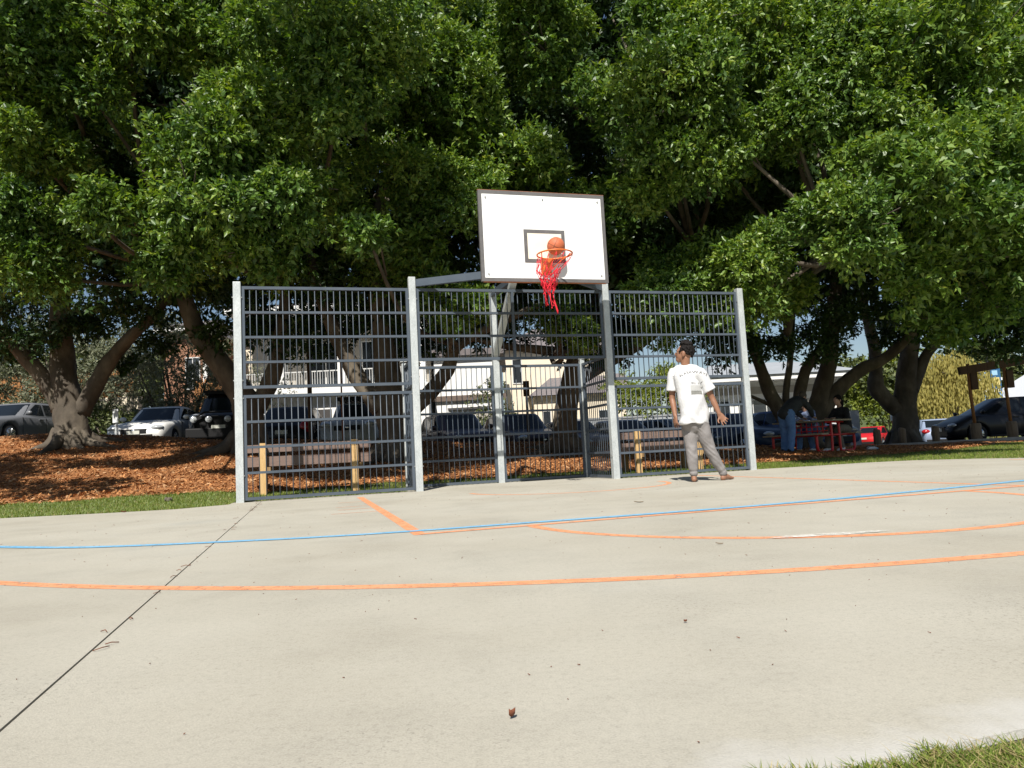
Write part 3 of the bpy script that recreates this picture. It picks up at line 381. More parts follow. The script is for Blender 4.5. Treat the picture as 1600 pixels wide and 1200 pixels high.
part('painted_line', ribbon([f2(1.508,-.6), f2(1.508,-5.83)], .08, .0012), M['oline'], base, label='orange edge line of the painted key')
part('painted_line', ribbon([f2(6.42,-.4), f2(6.42,-5.83)], .07, .0012), M['oline'], base)
part('painted_line', ribbon([f2(1.5,-5.8), f2(6.47,-5.8)], .07, .0024), M['oline'], base)
part('painted_line', ribbon(arc(f2(4.0,-5.8), 1.77, TH+math.pi, TH+2*math.pi), .075, .0012), M['oline'], base)
part('painted_line', ribbon(arc((HC.x, HC.y), 1.27, TH+math.pi, TH+2*math.pi), .06, .0012), M['oline'], base)
part('painted_line', ribbon(arc((HC.x, HC.y), 6.78, TH+math.pi*1.02, TH+math.pi*1.98, 90), .08, .0012), M['oline'], base, label='orange long curved line across the court')
BL = spline([(-5.2,6.1),(-4.3,5.55)] + BLUE[:] + [(5.6,7.25)])
part('painted_line', ribbon(BL, .085, .0036), M['bline'], base, label='blue curved line across the court')
for n0, l in ((-1.65,.28),(-2.5,.34),(-2.95,.34),(-3.45,.42)):
    part('painted_line', ribbon([f2(1.47-l,n0), f2(1.47,n0)], .025, .0012), M['oline'], base)
sm = [(1.20,3.60),(1.38,3.585),(1.62,3.60),(1.85,3.67),(1.78,3.685),(1.5,3.675),(1.3,3.66)]
part('paint_smear', MB().add([(x, y, .0048) for x, y in sm], [tuple(range(len(sm)))]), M['wline'], base)
# mulch bed on the bank, car park, kerb
nx = 150; mx = np.linspace(-34, 36, nx); rows = []
for t in np.linspace(0, 1, 60):
    Y = Ymulch(mx)*(1-t) + (Ycrest(mx)+2.0)*t; rows.append(np.stack([mx, Y, Hland(mx, Y)+.02*min(1, t*12)+.004+(.02*np.sin(7*mx+31*t)*np.sin(23*t*3.1+3*mx) if 0 < t < 1 else 0)], -1))
V = np.concatenate(rows); i, j = np.meshgrid(np.arange(59), np.arange(nx-1), indexing='ij'); a = (i*nx+j).ravel()
me = npmesh('mulch_bed', V, np.stack([a, a+1, a+nx+1, a+nx], -1), True); me.materials.append(M['mulch'])
mulch = link(bpy.data.objects.new('mulch_bed', me)); mulch['kind'] = 'structure'
def parkf(X, Y): return Zpark(X, Y)
cx = np.linspace(-40, 40, 81); rows = []
for t in np.linspace(0, 1, 14): Y = (Ycrest(cx)+2.25)*(1-t) + 40*t; rows.append(np.stack([cx, Y, Zpark(cx, Y)], -1))
V = np.concatenate(rows); i, j = np.meshgrid(np.arange(13), np.arange(80), indexing='ij'); a = (i*81+j).ravel()
me = npmesh('car_park', V, np.stack([a, a+1, a+82, a+81], -1), True); me.materials.append(M['asphalt']); o = link(bpy.data.objects.new('car_park', me)); o['kind'] = 'structure'
kp = [[], [], [], []]
for x in np.linspace(-34, 36, 90):
    y = float(Ycrest(x))+2.1; z = float(Zpark(x, y))
    for q, (dy, dz) in enumerate(((0,-.1),(0,.13),(.14,.13),(.15,-.1))): kp[q].append((x, y+dy, z+dz))
struct('kerb', MB().grid(kp, False, True), M['kerb'])

# ------------------------------------------------------------ small ground cover
rng = np.random.default_rng(7)
def blades(P, h, w, lean=.5, fine=True):
    n = len(P); az = rng.uniform(0, 2*np.pi, n); d = np.stack([np.cos(az), np.sin(az), np.zeros(n)], -1); hh = h*rng.uniform(.5, 1.3, n)[:, None]
    ln = np.stack([np.cos(az*3.7+1), np.sin(az*3.7+1), np.zeros(n)], -1)*rng.uniform(.1, 1, n)[:, None]*lean
    mid = P + hh*.55*np.array([0,0,1.]) + ln*hh*.35; tip = P + hh*.9*np.array([0,0,1.]) + ln*hh
    if not fine: V = np.stack([P-d*w/2, P+d*w/2, tip], 1).reshape(-1, 3); return V, np.arange(n*3).reshape(-1, 3)
    V = np.stack([P-d*w/2, P+d*w/2, mid+d*w*.35, mid-d*w*.35, tip], 1).reshape(-1, 3); b = np.arange(n)[:, None]*5
    F = np.concatenate([b+np.array([[0,1,2]]), b+np.array([[0,2,3]]), b+np.array([[3,2,4]])], 0); return V, F
def stuffobj(name, V, F, m, label, cat, parent=None):
    me = npmesh(name, V, F); me.materials.append(m); o = bpy.data.objects.new(name, me); link(o); o['kind'] = 'stuff'
    if parent: o.parent = parent
    else: o['label'] = label; o['category'] = cat
    return o
def sample(n, x0, x1, y0, y1):
    X = rng.uniform(x0, x1, n); Y = rng.uniform(y0, y1, n); return X, Y
def grassP(n, x0, x1, y0, y1):
    X, Y = sample(n, x0, x1, y0, y1); k = ~inpoly(X, Y, OUT) & (Y < Ymulch(X)+.1*rng.normal(size=len(X))) & (Y > 4); X, Y = X[k], Y[k]
    return np.stack([X, Y, Hland(X, Y)-.012], -1)
Pg = np.concatenate([grassP(90000, -9, -3.4, 8.8, 12), grassP(60000, -4, 5, 9.8, 14.5), grassP(70000, 4, 15, 11.5, 22)])
sel = rng.random(len(Pg)) < .88
stuffobj('grass_strip', *blades(Pg[sel], .045, .012, .8, False), M['grassblade'], 'strip of short green grass between concrete and mulch', 'grass')
edge = Pg[~sel]
stuffobj('dry_grass', *blades(edge, .04, .01, 1.2, False), M['dryblade'], 'dry straw blades among the green grass strip', 'grass')
# the corner of lawn at the front right
def nearP(n):
    X, Y = sample(n, .25, 1.35, .82, 1.42); e = Vector((FD.x, FD.y)); d = (X-.6)*(-FD.y) + (Y-1.163)*FD.x
    k = d < -.028+.09*(.785-X)-.015*rng.random(len(X))+.012*np.sin(23*X)+.010*np.sin(51*X+2)+.008*np.sin(97*X); X, Y = X[k], Y[k]; return np.stack([X, Y, np.full(len(X), -.012)], -1)
Pn = nearP(52000); s1 = rng.random(len(Pn)) < .72
v1, f1 = blades(Pn[s1], .023, .0032, 1.6); stuffobj('lawn_corner', v1, f1, M['grassblade'], 'green lawn grass in the bottom right corner', 'grass')
v1, f1 = blades(Pn[~s1]+np.array([0,0,.002]), .02, .003, 2.4); stuffobj('lawn_thatch', v1, f1, M['dryblade'], 'dry thatch in the bottom right lawn corner', 'grass')
# bark chips
def chips(n, x0, x1, y0, y1, size):
    X, Y = sample(n, x0, x1, y0, y1); k = (Y > Ymulch(X)-.12+.2*rng.random(len(X))**3*np.sign(rng.random(len(X))-.5)) & (Y < Ycrest(X)+1.5) & ~inpoly(X, Y, OUT); X, Y = X[k], Y[k]; n = len(X)
    c = np.stack([X, Y, Hland(X, Y)+.03+.015*rng.random(n)], -1); a = rng.uniform(0, 2*np.pi, n); L = size*rng.uniform(.5, 1.5, n)[:, None]; W = L*rng.uniform(.25, .5, n)[:, None]
    u = np.stack([np.cos(a), np.sin(a), rng.normal(0, .45, n)], -1); w = np.stack([-np.sin(a), np.cos(a), rng.normal(0, .45, n)], -1)
    V = np.stack([c-u*L/2-w*W/2, c+u*L/2-w*W/2, c+u*L/2+w*W/2, c-u*L/2+w*W/2], 1).reshape(-1, 3); b = np.arange(n)[:, None]*4
    return V, b+np.array([[0,1,2,3]])
V, F = chips(115000, -12, 12, 10.3, 20.5, .036)
stuffobj('bark_chips', V, F, M['chip'], None, None, mulch)
V, F = chips(12000, -13, 13, 10.3, 20, .055)
stuffobj('pale_bark_chips', V, F, M['chippale'], None, None, mulch)

# ------------------------------------------------------------ court fence with goal recess
fence = thing('court_fence', 'blue-grey barred steel fence with galvanised posts and a goal recess at court end', 'fence', tuple(Fp(3.875, 0)))
def fpost(s, n, z1, w=.10, name='post', m='galv'):
    mb = MB(); a = Fp(s, n, -.1)
    mb.rbox(-w/2, w/2, -w/2, w/2, 0, z1+.1, .006); rot = Matrix.Rotation(TH, 3, 'Z'); mb.v = [tuple(rot @ Vector(v) + a) for v in mb.v]
    return part(name, mb, M[m], fence, loc=tuple(a))
for s, z in ((0,2.965),(2.375,3.07),(5.375,3.05),(7.75,2.965)):
    p = fpost(s, 0, z)
    for zz in (.35,1.38,1.62,2.75):
        for ds in (-.057,.057): q = Fp(s+ds, -.025, zz); part('bolt', MB().cyl(tuple(q+FN*.01), tuple(q-FN*.012), .009, 8), M['bolt'], p)
fpost(2.375, 1.15, 1.96, .08); fpost(5.375, 1.15, 1.98, .08); p3 = fpost(3.875, 1.15, 3.15, .10)
for s in (2.375, 5.375): part('post_cap', MB().box(-.05,.05,-.05,.05,0,.02).mesh('post_cap'), M['galv'], fence, local=True, loc=tuple(Fp(s,1.15,1.985)-wloc(fence)))
barme = MB().tube([(0,0,0),(0,0,1)], .0068, 6).mesh('bar'); barme.materials.append(M['rail'])
def panel(a, b, z0, rows, rh, mid=None, spacing=.0845):
    """framed panel of horizontal rails and upright bars from a to b (s,n pairs)"""
    A, B = Fp(*a, z0), Fp(*b, z0); d = (B-A); L = d.length; d.normalize(); top = rows*rh; up = Vector((0,0,1)); nn = d.cross(up)
    h = .02; V = []
    for nd in (-h, h):
        for (a0, a1, z_0, z_1) in ((-h, L+h, -h, top+h), (h, L-h, h, top-h)):
            V += [tuple(A + d*x + up*z + nn*nd) for x, z in ((a0,z_0),(a1,z_0),(a1,z_1),(a0,z_1))]
    Fs = []
    for k in range(4):
        l = (k+1) % 4; Fs += [(k,4+k,4+l,l), (8+l,12+l,12+k,8+k), (k,l,8+l,8+k), (4+l,4+k,12+k,12+l)]
    po = part('panel', MB().add(V, Fs), M['rail'], fence, loc=tuple(A))
    if mid: part('upright', MB().bar(A+d*mid+up*.02, A+d*mid+up*(top-.02), .04, .04, d), M['rail'], po)
    for k in range(1, rows):
        z = k*rh; part('rail', MB().bar(A+up*z+d*.021-nn*.003, B+up*z-d*.021-nn*.003, .044, .033), M['rail'], po)
    n = max(1, round(L/spacing))
    for k in range(1, n):
        o = bpy.data.objects.new('bar', barme); o.parent = po; o.location = d*(L*k/n) + nn*.004; o.scale = (1,1,top); link(o)
g = .075
panel((g,0),(2.375-g,0), 1.528, 4, .34); panel((g,0),(2.375-g,0), .0425, 4, .34)
panel((5.375+g,0),(7.75-g,0), 1.528, 4, .34); panel((5.375+g,0),(7.75-g,0), .0425, 4, .34)
panel((2.375+g,0),(5.375-g,0), 1.868, 3, .34, mid=1.425)
for a, b in ((2.435,3.8),(3.95,5.32)): panel((a,1.15),(b,1.15), .03, 5, .372)
panel((2.375,.09),(2.375,1.09), .03, 5, .372); panel((5.375,.09),(5.375,1.09), .03, 5, .372)

# ------------------------------------------------------------ basketball hoop
hoop = thing('basketball_hoop', 'white basketball backboard with orange rim and torn red net on grey arms', 'basketball hoop', tuple(Fp(4.06, -1.1, 2.75)))
BN = -1.10
S0, S1, Z0, Z1 = 3.15, 4.97, 2.762, 4.018
def sz(mb, poly, n0, n1):
    """prism in the board plane from polygon of (s, z)"""
    k = len(poly); V = [tuple(Fp(s, n0, z)) for s, z in poly] + [tuple(Fp(s, n1, z)) for s, z in poly]
    return mb.add(V, [tuple(range(k)), tuple(range(2*k-1, k-1, -1))] + [(i, k+i, k+(i+1) % k, (i+1) % k) for i in range(k)])
def rect(s0, s1, z0, z1): return [(s0,z0),(s1,z0),(s1,z1),(s0,z1)]
bw = .048
board = part('backboard', sz(MB(), rect(S0+.01,S1-.01,Z0+.01,Z1-.01), BN, BN+.02), M['board'], hoop)
fr = MB()
for r_ in (rect(S0,S1,Z1-bw,Z1), rect(S0,S1,Z0,Z0+bw), rect(S0,S0+bw,Z0+bw,Z1-bw), rect(S1-bw,S1,Z0+bw,Z1-bw)): sz(fr, r_, BN-.004, BN+.045)
part('frame', fr, M['bframe'], board)
part('rust_edge', sz(sz(MB(), rect(S0-.004,S1+.004,Z1+.001,Z1+.007), BN+.0, BN+.047), rect(S0+.03,S1-.03,Z0-.007,Z0-.001), BN+.0, BN+.047), M['rust'], board)
q0, q1, r0, r1 = hoop_s-.295, hoop_s+.295, 3.03, 3.49; tw = .05
part('target_square', sz(MB(), rect(q0+tw,q1-tw,r0+tw,r1-tw), BN-.003, BN-.0005), M['cream'], board)
tb = MB()
for r_ in (rect(q0,q1,r1-tw,r1), rect(q0,q1,r0,r0+tw), rect(q0,q0+tw,r0+tw,r1-tw), rect(q1-tw,q1,r0+tw,r1-tw)): sz(tb, r_, BN-.005, BN-.0005)
part('target_border', tb, M['bframe'], board)
for s, z in ((S0+.1,Z1-.1),(S1-.1,Z1-.1),(hoop_s-.0,Z1-.1),(S0+.1,Z0+.1),(S1-.1,Z0+.1)):
    c = Fp(s, BN, z); part('bolt', MB().cyl(tuple(c), tuple(c-FN*.012), .011, 10), M['bolt'], board)
RC = Fp(hoop_s, BN-.15-.228, 3.045)
rimpts = [RC + (FD*math.cos(t)+FN*math.sin(t))*.233 for t in [2*math.pi*i/40 for i in range(40)]]
rim = part('rim', MB().tube(rimpts, .0105, 8, closed=True), M['orange'], hoop)
bk = MB(); plate = rect(hoop_s-.075,hoop_s+.075,2.86,3.06); sz(bk, plate, BN-.012, BN-.006)
w0 = [Fp(hoop_s-.075, BN-.012, 3.05), Fp(hoop_s+.075, BN-.012, 3.05), Fp(hoop_s+.06, BN-.16, 3.047), Fp(hoop_s-.06, BN-.16, 3.047), Fp(hoop_s-.06, BN-.012, 2.87), Fp(hoop_s+.06, BN-.012, 2.87)]
bk.add([tuple(v) for v in w0] + [tuple(Fp(hoop_s, BN-.15, 2.99))], [(0,1,2,3),(3,2,6),(0,3,6,4),(2,1,5,6),(4,6,5)])
part('bracket', bk, M['orange'], rim)
for sx in (-1, 1): part('brace', MB().tube([Fp(hoop_s+sx*.05,BN-.01,2.93), RC+(FD*sx*.20-FN*.06)], .007, 6), M['orange'], rim)
hk = MB()
for i in range(12):
    t = 2*math.pi*(i+.5)/12; e = RC+(FD*math.cos(t)+FN*math.sin(t))*.233
    hk.tube([e+Vector((0,0,-.008)), e+Vector((0,0,-.026)), e+FD*.008+Vector((0,0,-.03))], .003, 5)
part('net_hooks', hk, M['orange'], rim)
# torn net: bunched to the left half, long broken strands
rn = random.Random(11); nb = MB()
def strand(pts, r=.0036): nb.tube(pts, r, 5)
NK = 14; R_ = 7
cen = RC - FD*.095
def knot(i, j):
    t = 2*math.pi*(j + .5*(i % 2))/NK; k = i/6; rr = .085*(1-k) + .085 - .03*k
    if i == 0: return RC + (FD*math.cos(t)+FN*math.sin(t))*.232 + Vector((0,0,-.028))
    hang = .15 + .062*i
    return cen + FD*(math.cos(t)*rr - .02*k) + FN*(math.sin(t)*rr) + Vector((0,0,-hang)) + Vector((rn.uniform(-.018,.018), rn.uniform(-.018,.018), rn.uniform(-.022,.022)))
K = [[knot(i, j) for j in range(NK)] for i in range(R_)]
for i in range(R_-1):
    for j in range(NK):
        a = K[i][j]; nxt = [(i+1, j), (i+1, (j+1) % NK if i % 2 else (j-1) % NK)]
        for (i2, j2) in nxt:
            if i == 0 and j in (1, 2, 11) and rn.random() < .5: continue
            if i >= 3 and rn.random() < .12: continue
            b = K[i2][j2]; m_ = (a+b)/2 + Vector((rn.uniform(-.015,.015), rn.uniform(-.015,.015), -.012)); strand([a, m_, b], .0032 if i == 0 else .0042)
for i in range(1, R_):
    for j in range(NK):
        if i < 6 or j % 2: nb.sphere(K[i][j], .0085, 6, 4)
for j, ln in ((1,.24),(2,.14),(4,.10),(6,.12),(8,.06),(10,.16)):
    a = K[6][j]; off = FD*(.05 if j in (1,2) else .01)
    for q in range(2 if j in (1, 6) else 1):
        strand([a, a+off*.4+Vector((rn.uniform(-.01,.01),0,-ln*.5)), a+off+Vector((rn.uniform(-.012,.012),0,-ln)), a+off*1.1+Vector((0,0,-ln-.03))], .006)
        nb.sphere(a+off*1.1+Vector((0,0,-ln-.03)), .009, 6, 4)
for q in range(24):
    i = rn.randint(1, 4); a = K[i][rn.randrange(NK)]; b = K[i+2][rn.randrange(NK)]; strand([a, (a+b)/2+Vector((rn.uniform(-.03,.03), rn.uniform(-.03,.03), -.02)), b], .0042)
part('net', nb, M['net'], rim)
jn = Fp(3.98, BN+.06, 2.98)
for a, b in ((Fp(2.43,0,2.985), Fp(3.9,BN+.1,2.96)), (Fp(5.32,0,2.955), Fp(4.25,BN+.1,2.93))):
    part('support_arm', MB().bar(a, b, .06, .105), M['rail'], hoop)
part('support_arm', MB().bar(Fp(3.875,1.1,3.09), Fp(3.95,BN+.08,3.06), .08, .09), M['rail'], hoop)
part('support_arm', MB().bar(Fp(3.875,1.10,2.09), Fp(3.9,-.02,3.03), .10, .08), M['galv'], hoop, label='galvanised diagonal strut')
bf = MB()
for s in (3.45, 3.95, 4.45): bf.bar(Fp(s,BN+.05,2.85), Fp(s,BN+.05,3.9), .06, .05, tuple(FN))
for z in (2.92, 3.35, 3.8): bf.bar(Fp(3.3,BN+.085,z), Fp(4.8,BN+.085,z), .05, .05)
part('rear_bracket', bf, M['rust'], hoop)
# ball in the air at the rim
BC = Fp(4.165, BN-.155, 3.222)
ball = solo('basketball', MB().sphere((BC.x,BC.y,BC.z), .121, 40, 24), M['ball'], 'orange-brown basketball bouncing off the backboard just above the rim', 'basketball', tuple(BC))
sm_ = MB(); rot = Matrix.Rotation(.5, 3, 'Y') @ Matrix.Rotation(.35, 3, 'X') @ Matrix.Rotation(.6, 3, 'Z')
def seam(fn, closed=True): sm_.tube([tuple(rot @ (Vector(fn(2*math.pi*i/64)).normalized()*.1205) + BC) for i in range(64)], .0022, 5, closed=closed)
seam(lambda t: (math.cos(t), math.sin(t), 0)); seam(lambda t: (math.cos(t), 0, math.sin(t)))
for sg in (-1, 1): seam(lambda t: (.42*sg+.33*sg*math.cos(2*t)*.55+.1*sg, .8*math.cos(t), .8*math.sin(t)))
part('seam', sm_, M['black'], ball)
# ------------------------------------------------------------ trees
def nrm(a): return a/np.maximum(np.linalg.norm(a, axis=-1, keepdims=True), 1e-9)
def leafcloud(rg, clumps, dens, LL, WW, nl=7, shell=.5, flat=.8, droop=.25, tri=False):
    """leaf sprigs spread over lumpy clumps -> vertices, triangles"""
    Vs = []; cnt = 0
    for (cx_, cy_, cz_, r) in clumps:
        ns = max(6, int(dens*r*r)); d = nrm(rg.normal(size=(ns, 3))); fl = (d[:, 2] < -.35) & (rg.random(ns) < .6); d[:, 2] = np.where(fl, -d[:, 2]*.6, d[:, 2]); d = nrm(d)
        k = rg.normal(size=(5, 3))*2.6; ph = rg.uniform(0, 6.28, 5); lob = 1 + .17*np.sin(d@k.T+ph).sum(1)/1.5
        u = shell + (1-shell)*rg.random(ns)**.6
        p = np.array([cx_, cy_, cz_]) + d*(r*lob*u)[:, None]*np.array([1, 1, flat])
        s = nrm(d*.8 + np.array([0,0,.25]) + .55*rg.normal(size=(ns, 3)))
        i = np.arange(nl); t = (i+.5)/nl
        base_ = p[:, None, :] + s[:, None, :]*(t*.2*min(1.3, r+.3))[None, :, None]
        rd = rg.normal(size=(ns, nl, 3)); ld = nrm(s[:, None, :]*(.35+.7*t)[None, :, None] + .75*nrm(rd) + np.array([0,0,-droop]))
        n0 = nrm(d[:, None, :]*.45 + np.array([0,-.15,.6]) + .55*rg.normal(size=(ns, nl, 3)))
        sd = nrm(np.cross(n0, ld)); nn = np.cross(ld, sd); sc = rg.uniform(.5, 1.4, (ns, nl, 1)); L = LL*sc; W = WW*sc
        if tri:
            sg = np.where(rg.random((ns, nl, 1)) < .5, 1, -1); Vs.append(np.stack([base_, base_+ld*L*.45+sd*sg*W*.85, base_+ld*L-nn*L*.1], 2).reshape(-1, 3)); continue
        V = np.stack([base_, base_+ld*L*.45+sd*W*.5+nn*W*.18, base_+ld*L-nn*L*.12, base_+ld*L*.45-sd*W*.5+nn*W*.18], 2).reshape(-1, 3)
        Vs.append(V)
    V = np.concatenate(Vs)
    if tri: return V, np.arange(len(V)).reshape(-1, 3)
    b = np.arange(len(V)//4)[:, None]*4
    F = np.empty((len(b)*2, 3), np.int64); F[0::2] = b+np.array([[0,1,2]]); F[1::2] = b+np.array([[0,2,3]]); return V, F
def smoothpath(pts, n=5):
    out = []; P = [Vector(p[:3]) for p in pts]; rr = [p[3] for p in pts]
    for i in range(len(P)-1):
        a, b, c, d = P[max(i-1,0)], P[i], P[i+1], P[min(i+2, len(P)-1)]
        for k in range(n):
            t = k/n; out.append((.5*((2*b)+(c-a)*t+(2*a-5*b+4*c-d)*t*t+(3*b-3*c+d-a)*t**3), rr[i]*(1-t)+rr[i+1]*t))
    out.append((P[-1], rr[-1])); return out
def limbmesh(mb, pts, rd, n=14, lump=.08):
    sp = smoothpath(pts); k0 = len(mb.v)
    mb.tube([p for p, r in sp], [r for p, r in sp], n)
    for i, (p, r) in enumerate(sp):
        for j in range(n):
            q = Vector(mb.v[k0+i*n+j]); f = 1 + lump*math.sin(3*j*2*math.pi/n + i*.35) + lump*.7*math.sin(i*1.3+j*2.1) + rd.uniform(-.03,.03)
            mb.v[k0+i*n+j] = tuple(p + (q-p)*f)
CROWN = [((-10.6,16.6,8.2),(4.6,4.2,5.6)), ((-6.0,16.2,8.4),(4.2,4.0,5.8)), ((-2.2,16.0,8.4),(4.0,4.0,5.8)), ((2.2,16.8,8.4),(4.4,4.2,5.8)), ((8.2,17.6,8.4),(5.2,4.6,6.0)), ((14.5,21.5,8.6),(6.5,6.5,6.4))]
TLAB = ['huge fig tree at far left with a pale flared trunk', 'fig tree whose trunk stands behind the left galvanised fence post', 'fig tree forking behind the left end of the goal recess', 'fig tree with a dark leaning trunk behind the goal recess', 'many-stemmed fig tree spreading behind the red picnic table', 'thick-trunked fig tree at right beside the row of bollards']
heroby = [[] for _ in CROWN]
def owner(q): return min(range(len(CROWN)), key=lambda k: abs(CROWN[k][0][0]/CROWN[k][0][1]-q[0]/max(q[1], 8)))
for h in HERO: heroby[owner(h)].append(h)
NLEAF = 0
def subs(rg, clumps, n):
    out = []
    for (x, y, z, r) in clumps:
        out.append((x, y, z, r*.55))
        for k in range(n):
            d = nrm(rg.normal(size=3)); d[2] = d[2]*.8+.1; q = r*rg.uniform(.45, .85); out.append((x+d[0]*q, y+d[1]*q, z+d[2]*q, r*rg.uniform(.3, .52)))
    return out
_r = random.Random(21); OVER = []
while len(OVER) < 14:                       # boughs above the picture, and left of it
    x, y, z = _r.uniform(-13, 15), _r.uniform(4.5, 12), _r.uniform(6.5, 12.5)
    if z > 1.6+.68*y and y+.87*z > 13.2+.13*abs(x): OVER.append((x, y, z, _r.uniform(.7, 1.2)))
while len(OVER) < 36:
    x, y, z = _r.uniform(-13, -6.0), _r.uniform(6, 10.5), _r.uniform(3.4, 8)
    if x < -.80*y-1.1 and y+.87*z > 11.9: OVER.append((x, y, z, _r.uniform(.5, .95)))
TOSUN = np.array([-sdir.x, -sdir.y, -sdir.z])
SPOTS = [np.array(p) for p in ((7.1,17.5,.7),(6.3,17.0,.9),(7.6,17.6,.5),(-11.7,22.5,1.9),(-9.6,22.4,1.8),(-8,13.5,.4),(-5.6,14.2,.5))]
def openq(q):                              # gaps in the boughs where sun patches reach the ground
    for p in SPOTS:
        v = np.array(q[:3])-p; t = v@TOSUN
        if t > 0 and np.linalg.norm(v-TOSUN*t) < .75+q[3]*.6: return False
    return True
OVER, MIDC, FRINGE = [[q for q in L if openq(q)] for L in (OVER, MIDC, FRINGE)]
_r = random.Random(77)
for k in range(22): heroby[5].append((_r.uniform(10.5,20), _r.uniform(15.6,19), _r.uniform(6.2,11.5), _r.uniform(.8,1.3)))
for ti, limbs in enumerate(TRUNKS):
    rg = np.random.default_rng(100+ti); rd = random.Random(50+ti); (c, rr) = CROWN[ti]; bx, by, bz = limbs[0][0][:3]
    gz = float(Hland(bx, by)); tree = thing('fig_tree', TLAB[ti], 'tree', (bx, by, gz), 0, 'fig trees along the mulched bank')
    mb = MB(); l0 = list(limbs[0]); l0[0] = (l0[0][0], l0[0][1], min(l0[0][2], gz)-.1, l0[0][3]*1.15); limbmesh(mb, l0, rd, 18)
    # buttress roots
    for k in range(9):
        a = 2*math.pi*k/9 + rd.uniform(-.3,.3); ln = rd.uniform(.5, 1.35); r0 = l0[0][3]; pts = []
        for q, t in enumerate((0, .25, .55, 1)):
            x = bx + math.cos(a+.2*t)*(r0*.45+ln*t); y = by + math.sin(a+.2*t)*(r0*.45+ln*t); pts.append((x, y, float(Hland(x, y)) + (.42, .13, .05, -.04)[q]*r0/.5, (.16, .12, .08, .03)[q]*r0/.5))
        limbmesh(mb, pts, rd, 8)
    part('trunk', mb, M['bark'], tree)
    for L in limbs[1:]:
        m2 = MB(); limbmesh(m2, L, rd, 12); part('limb', m2, M['bark'], tree)
    near = lambda L: [q for q in L if owner(q) == ti]
    mid, fringe = near(MIDC), near(FRINGE); inner = []; tries = 0; zmin = (4.2,4.0,3.8,3.8,4.2,4.2)[ti]
    while len(inner) < (30, 28, 28, 30, 40, 44)[ti] and tries < 4000:
        tries += 1; d = nrm(rg.normal(size=3)); u = .5+.46*rg.random(); p = np.array(c)+d*np.array(rr)*u
        if p[2] < zmin+.5*rg.random() or p[1] < 15.2 or not openq((*p, 1.2)): continue
        inner.append((p[0], p[1], p[2], rg.uniform(.95, 1.5)))
    over = near(OVER)
    V1, F1 = leafcloud(rg, subs(rg, heroby[ti], 7), 1150 if ti < 5 else 560, .092 if ti < 5 else .125, .046 if ti < 5 else .062, 7, .3, 1.0, tri=(ti == 5))
    Vm, Fm = leafcloud(rg, subs(rg, mid, 5), 800, .118, .06, 6, .3, 1.0, tri=True); F1 = np.concatenate([F1, Fm+len(V1)]); V1 = np.concatenate([V1, Vm])
    cr = npmesh('crown', V1 - np.array([bx, by, gz]), F1); cr.materials.append(M['leaf']); co = part('crown', cr, None, tree, local=True)
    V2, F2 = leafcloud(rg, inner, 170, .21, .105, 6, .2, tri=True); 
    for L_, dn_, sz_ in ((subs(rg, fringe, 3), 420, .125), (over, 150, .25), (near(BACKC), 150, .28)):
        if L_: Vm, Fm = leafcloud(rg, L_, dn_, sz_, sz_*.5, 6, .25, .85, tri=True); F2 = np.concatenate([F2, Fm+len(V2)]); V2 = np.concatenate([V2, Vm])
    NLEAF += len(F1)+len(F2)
    ci = npmesh('inner_crown', V2 - np.array([bx, by, gz]), F2); ci.materials.append(M['leafshade']); part('inner_crown', ci, None, tree, local=True)
    # branches reaching into the clumps
    ends = [(Vector(L[-1][:3]), L[-1][3]) for L in limbs] + [(Vector(L[-2][:3]), L[-2][3]) for L in limbs] + [(Vector(L[-3][:3]), L[-3][3]) for L in limbs]
    br = MB()
    for h in heroby[ti] + mid[::2] + inner[::3]:
        e, r = min(ends, key=lambda q: (q[0]-Vector(h[:3])).length); t = Vector(h[:3]); m_ = (e+t)/2 + Vector((rd.uniform(-.4,.4), rd.uniform(-.4,.4), -.35))
        br.tube([p for p, q in smoothpath([(*e, .07), (*m_, .05), (*t, .02)], 4)], [q for p, q in smoothpath([(*e, .07), (*m_, .05), (*t, .02)], 4)], 6)
        for k in range(3):
            dd = Vector((rd.uniform(-1,1), rd.uniform(-1,1), rd.uniform(-.2,1))).normalized()*h[3]*.8; br.tube([t-(t-m_)*.2*k, t+dd*.5+Vector((0,0,.05)), t+dd], [.02,.013,.006], 5)
    part('branches', br, M['bark'], tree)['kind'] = 'stuff'

print('LEAVES', NLEAF)
# other planting beyond the car park
def bush(name, label, cat, clumps, m, dens=300, LL=.1, WW=.05, base=None, trunk=None, flat=.85, group=None, droop=.25):
    cxs = [q[0] for q in clumps]; b = base or (sum(cxs)/len(cxs), clumps[0][1], 0); b = (b[0], b[1], float(Hland(b[0], b[1])) if base is None else b[2])
    t = thing(name, label, cat, b, 0, group); rg = np.random.default_rng(abs(hash(label)) % 9999 if False else len(label)*31+len(clumps))
    V, F = leafcloud(rg, clumps, dens*.5, LL*1.3, WW*1.3, 6, .3, flat, droop); me = npmesh('crown', V-np.array(b), F); me.materials.append(m); part('crown', me, None, t, local=True)
    st = MB(); tops = clumps if trunk is None else trunk
    for q in tops: st.tube([(b[0]+(q[0]-b[0])*.15, b[1], b[2]-.1), (b[0]+(q[0]-b[0])*.5, (b[1]+q[1])/2, (b[2]+q[2])/2-.1), (q[0], q[1], q[2])], [.07, .05, .02], 6)
    part('trunk', st, M['bark'], t); return t
